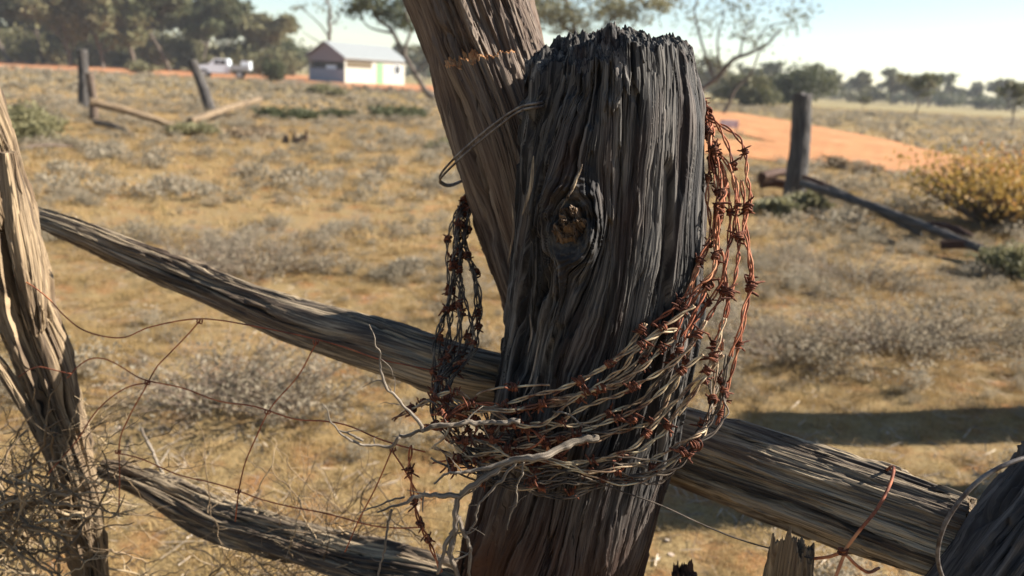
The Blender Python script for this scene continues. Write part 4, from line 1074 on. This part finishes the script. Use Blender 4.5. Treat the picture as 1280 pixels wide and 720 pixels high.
# =================================================================== FAR FENCES AND FALLEN RAILS
def upright(px, py_base, py_top, px_top, rpx, label, seed, mat=DGREY, dy=0, cat='fence post', mat_group=None):
    b0 = G_(px, py_base); Y = b0[1]; t = P(px_top, py_top, Y+dy); r_ = rpx*PM(0, Y)
    return simple_log('fence_post', mat, [b0-[0, 0, .1], (b0+t)/2+np.array([.02, 0, 0]), t], [r_*1.1, r_, r_*.9], label, 'fence post', seed=seed, rag=.03)
upright(105, 135, 62, 103, 6, 'twisted upright far post with a pale rail leaning on its foot', 81)
upright(118, 152, 92, 112, 5, 'brown lit post stub against the far upright post', 82, BROWNW)
upright(266, 142, 76, 240, 6, 'dark leaning far post left of the white ute', 83)
fr = upright(992, 247, 118, 1003, 12, 'square grey upright post before the orange road', 84)
for i, (a, b, r_, lab, m_) in enumerate([((112, 127, .55), (220, 158, .12), .075, 'pale fallen rail sloping right from the far upright post', TANW),
        ((120, 153, .1), (163, 166, .06), .06, 'short pale log on the ground under the fallen rail', TANW),
        ((238, 152, .1), (326, 124, .50), .085, 'pale rail tilted up to the right across the leaning post', TANW),
        ((952, 222, .22), (990, 216, .26), .07, 'short dark log left of the far right post', GREY),
        ((950, 230, .1), (985, 232, .1), .07, 'dark log lying below the short log at the far right post', GREY),
        ((1003, 230, .34), (1252, 322, .10), .045, 'long dark fallen rail right of the far right post', DGREY),
        ((1006, 222, .3), (1150, 292, .12), .040, 'second dark fallen rail behind the long one', GREY),
        ((1175, 306, .10), (1248, 316, .10), .04, 'dark log end lying below the yellow bush', GREY),
        ((1160, 280, .14), (1212, 296, .12), .04, 'short dark log above the log end at the right', GREY),
        ((20, 186, .06), (90, 183, .07), .03, 'thin brown stick under the big left bush', BROWNW)]):
    g0, g1 = G(a[0], a[1]), G(b[0], b[1])
    # heights: slide the point up its own ray
    def lift(px, py, h):
        d = ray(px, py); return CAM+d*((h-CAM_H)/d[2])
    p0, p1 = lift(*a), lift(*b)
    simple_log('fallen_rail', m_, [p0, (p0+p1)/2+np.array([0, .03, .03]), p1], [r_, r_*.95, r_*.8], lab, 'fallen rail', seed=90+i, nu=40, nv=90, rag=.02)
# stump and rubble
sroot = empty('broken_stump', tuple(G_(368, 180)), 'low broken stump with splintered prongs in the left paddock', 'stump')
for i, (dx, hh, r_, m_) in enumerate([(-.18, .14, .06, BROWNW), (-.02, .22, .05, TANW), (.13, .12, .06, TANW), (.2, .26, .03, GREY), (.05, .1, .08, BROWNW)]):
    c0 = np.array(sroot.location)
    o, _ = log_obj('prong', m_, sroot, pts=[c0+[dx, 0, -.03], c0+[dx+.02, .02, hh*.5], c0+[dx+.03, 0, hh]], rads=[r_, r_*.9, r_*.7], nu=40, nv=50, seed=130+i, rag=.04, cap=6, ragf=30)

# little sign lying by the road
mS, n, b = new_mat('faded_sign_paint'); b.inputs['Base Color'].default_value = (.62, .48, .5, 1)
n.links.new(ramp(n, noise_tex(n, nd(n, 'ShaderNodeTexCoord').outputs['Object'], 6, 4), [(.35, (.45, .3, .32)), (.6, (.7, .6, .62))]), b.inputs['Base Color'])
sg = G_(910, 166); se = empty('sign', tuple(sg), 'small faded pinkish board beside the orange road', 'sign')
mb = MB(); mb.box((0, 0, .30), (.62, .02, .24)); mb.build('board', mS, se, False)
for s_ in (-.25, .25):
    mb = MB(); mb.box((s_, .02, .14), (.03, .018, .3)); mb.build('leg', M_DRYS, se, False)

# =================================================================== HOUSE
def paint(name, col, rough=.6, var=.12, sc=3):
    m, n, b = new_mat(name); tc = nd(n, 'ShaderNodeTexCoord').outputs['Object']
    f = noise_tex(n, tc, sc, 5, .6)
    n.links.new(ramp(n, f, [(.3, tuple(x*(1-var) for x in col)), (.7, col)]), b.inputs['Base Color']); b.inputs['Roughness'].default_value = rough
    return m
CREAM = paint('cream_wall', (.41, .40, .34)); MAUVE = paint('mauve_wall', (.20, .175, .185)); BLUEG = paint('blue_grey_wall', (.24, .255, .30)); ROOF = paint('pale_roof', (.22, .235, .235), .65)
SHADEI = paint('dark_interior', (.03, .032, .035)); GREEN = paint('green_door', (.15, .30, .15)); BROWNS = paint('brown_screen', (.10, .075, .04)); WHITE = paint('white_paint', (.66, .73, .78), .35, .05)
GLASS = paint('dark_glass', (.05, .055, .06), .12); RUBBER = paint('tyre_rubber', (.03, .03, .03)); TRIM = paint('trim_grey', (.3, .32, .32))
hb = at_dist(431, 80.); hroot = empty('house', tuple(hb), 'white and mauve gabled shed house with green door', 'house', rz=math.radians(52))
# local: +x along the long side (right-back), +y along gable end to the left-back
Lh, Wh, He, Hr = 8.0, 5.6, 2.45, 1.35
mb = MB(); mb.box((Lh/2, .05, He/2-.1), (Lh, .1, He+.2)); mb.build('wall', CREAM, hroot, False)
mb = MB(); mb.box((Lh/2, Wh-.05, He/2-.1), (Lh, .1, He+.2)); mb.build('wall', CREAM, hroot, False)
mb = MB(); mb.box((Lh-.05, Wh/2, He/2-.1), (.096, Wh-.204, He+.2)); mb.build('wall', CREAM, hroot, False)
mb = MB(); mb.box((.06, Wh/2, .55), (.11, Wh-.204, 1.5)); mb.build('wall', BLUEG, hroot, False)['label'] = 'blue grey lower gable wall'
mb = MB(); mb.box((.5, Wh/2, 1.62), (.05, Wh-.21, .72)); mb.build('opening', SHADEI, hroot, False)['label'] = 'dark open band under the gable'  # dark sheet painted as the shade inside the open gable band
mb = MB(); mb.box((.3, Wh*.42, 1.45), (.15, 1.5, .34)); mb.build('shelf', WHITE, hroot, False)['label'] = 'white things standing in the dark opening'
mb = MB()
v_ = [(0, .0, 1.98), (0, Wh, 1.98), (0, Wh, He), (0, Wh/2, He+Hr), (0, 0, He)]
vv = np.array(v_+[(x+.1, y, z) for x, y, z in v_])
mb.add(vv, q=[[0, 1, 6, 5]], t=[[0, 4, 3], [0, 3, 1], [1, 3, 2], [5, 8, 9], [5, 6, 8], [6, 7, 8]]); mb.v[-1][:, 0] -= .012; mb.build('gable', MAUVE, hroot, False)
mb = MB()
for s_ in (0, 1):
    sl_ = math.atan2(Hr, Wh/2); Ls = math.hypot(Hr, Wh/2)+.3
    cy = Wh/2+(-1 if s_ == 0 else 1)*(Wh/4+.10); cz = He+Hr/2+.07-.05
    mb.box((Lh/2, cy, cz), (Lh+.5, Ls, .06), rx=sl_ if s_ == 0 else -sl_)
rf = mb.build('roof', ROOF, hroot, False)
mb = MB(); mb.box((Lh/2, -.25, He-.08), (Lh+.5, .1, .1)); mb.build('gutter', TRIM, rf, False)
for s_ in (0, 1):
    mb = MB(); mb.box((-.27, Wh/2+(-1 if s_ == 0 else 1)*(Wh/4+.10), He+Hr/2), (.03, Ls, .16), rx=sl_ if s_ == 0 else -sl_); mb.build('barge_board', MAUVE, rf, False)
mb = MB(); mb.box((1.85, -.01, 1.80), (3.2, .05, .55)); mb.build('screen', BROWNS, hroot, False)
mb = MB(); mb.box((4.55, -.012, 1.0), (.85, .05, 2.05)); d_ = mb.build('door', GREEN, hroot, False)
mb = MB(); mb.box((4.2, -.05, 1.0), (.04, .05, .14)); mb.build('handle', TRIM, d_, False)
mb = MB(); mb.box((6.9, -.008, 1.52), (.75, .04, .85)); w_ = mb.build('window', GLASS, hroot, False)
mb = MB()
for c_, s_ in (((6.9, -.04, 1.97), (.87, .05, .07)), ((6.9, -.04, 1.07), (.87, .05, .07)), ((6.5, -.042, 1.52), (.07, .05, .83)), ((7.3, -.042, 1.52), (.07, .05, .83))): mb.box(c_, s_)
mb.build('frame', WHITE, w_, False)

# =================================================================== UTE
ub = at_dist(279, 74.); ub[2] = 0; ute = empty('parked_ute', tuple(ub), 'white ute with tray parked in front of the left trees', 'ute', rz=math.radians(12))
def prism(prof, y0, y1, sh=0.):
    n_ = len(prof); v_ = [(x, y0, z) for x, z in prof]+[(x, y1, z) for x, z in prof]
    mb = MB(); mb.add(v_, q=[[i, (i+1) % n_, n_+(i+1) % n_, n_+i] for i in range(n_)])
    c = len(mb.v[0]); cen = np.mean(prof, axis=0)
    mb.add([(cen[0], y0, cen[1])]+[(x, y0, z) for x, z in prof], t=[[0, i+1, (i+1) % n_+1] for i in range(n_)])
    mb.add([(cen[0], y1, cen[1])]+[(x, y1, z) for x, z in prof], t=[[0, (i+1) % n_+1, i+1] for i in range(n_)])
    return mb
W2 = .88
bd = prism([(-2.3, .42), (-2.34, .85), (-2.2, 1.0), (-1.15, 1.10), (-.65, 1.60), (-.55, 1.66), (.42, 1.66), (.55, 1.58), (.60, 1.05), (.6, .42)], -W2, W2).build('body', WHITE, ute, False)
mb = MB(); mb.box((-.42, 0, 1.34), (.38, 2*W2+.02, .38)); mb.box((.1, 0, 1.34), (.5, 2*W2+.02, .38)); mb.build('side_window', GLASS, bd, False)
mb = MB(); mb.box((-.93, 0, 1.36), (.03, 1.5, .56), ry=math.radians(44)); mb.build('windscreen', GLASS, bd, False)
tr_ = MB(); tr_.box((1.5, 0, .80), (1.7, 2*W2+.1, .12)); tr_.box((1.5, -W2-.02, 1.0), (1.7, .04, .3)); tr_.box((1.5, W2+.02, 1.0), (1.7, .04, .3)); tr_.build('tray', TRIM, ute, False)
mb = MB(); mb.box((2.0, 0, 1.2), (.75, 1.7, .66)); mb.build('tool_box', WHITE, ute, False)
for s_ in (-1, 1):
    mb = MB(); mb.box((-2.33, s_*.65, .82), (.05, .3, .16)); mb.build('headlight', GLASS, ute, False)
    for x in (-1.5, 1.45):
        mb = MB(); mb.tube([(x, s_*(W2-.12), .36), (x, s_*(W2+.06), .36)], .36, 20); tw_ = mb.build('wheel', RUBBER, ute, False)
        mb = MB(); mb.tube([(x, s_*(W2+.05), .36), (x, s_*(W2+.08), .36)], .2, 16); mb.build('rim', TRIM, tw_, False)

# =================================================================== HAZE
mH = bpy.data.materials.new('thin_haze'); mH.use_nodes = True; n = mH.node_tree; n.nodes.remove(n.nodes['Principled BSDF'])
pv = n.nodes.new('ShaderNodeVolumePrincipled'); pv.inputs['Color'].default_value = (.92, .95, 1, 1); pv.inputs['Density'].default_value = .0004
n.links.new(pv.outputs[0], n.nodes['Material Output'].inputs['Volume'])
mb = MB(); mb.box((0, 0, 5.5), (900, 900, 15)); hz = mb.build('haze', mH, None, False); tag(hz, 'thin pale dusty air over the far paddock', 'haze', kind='stuff')
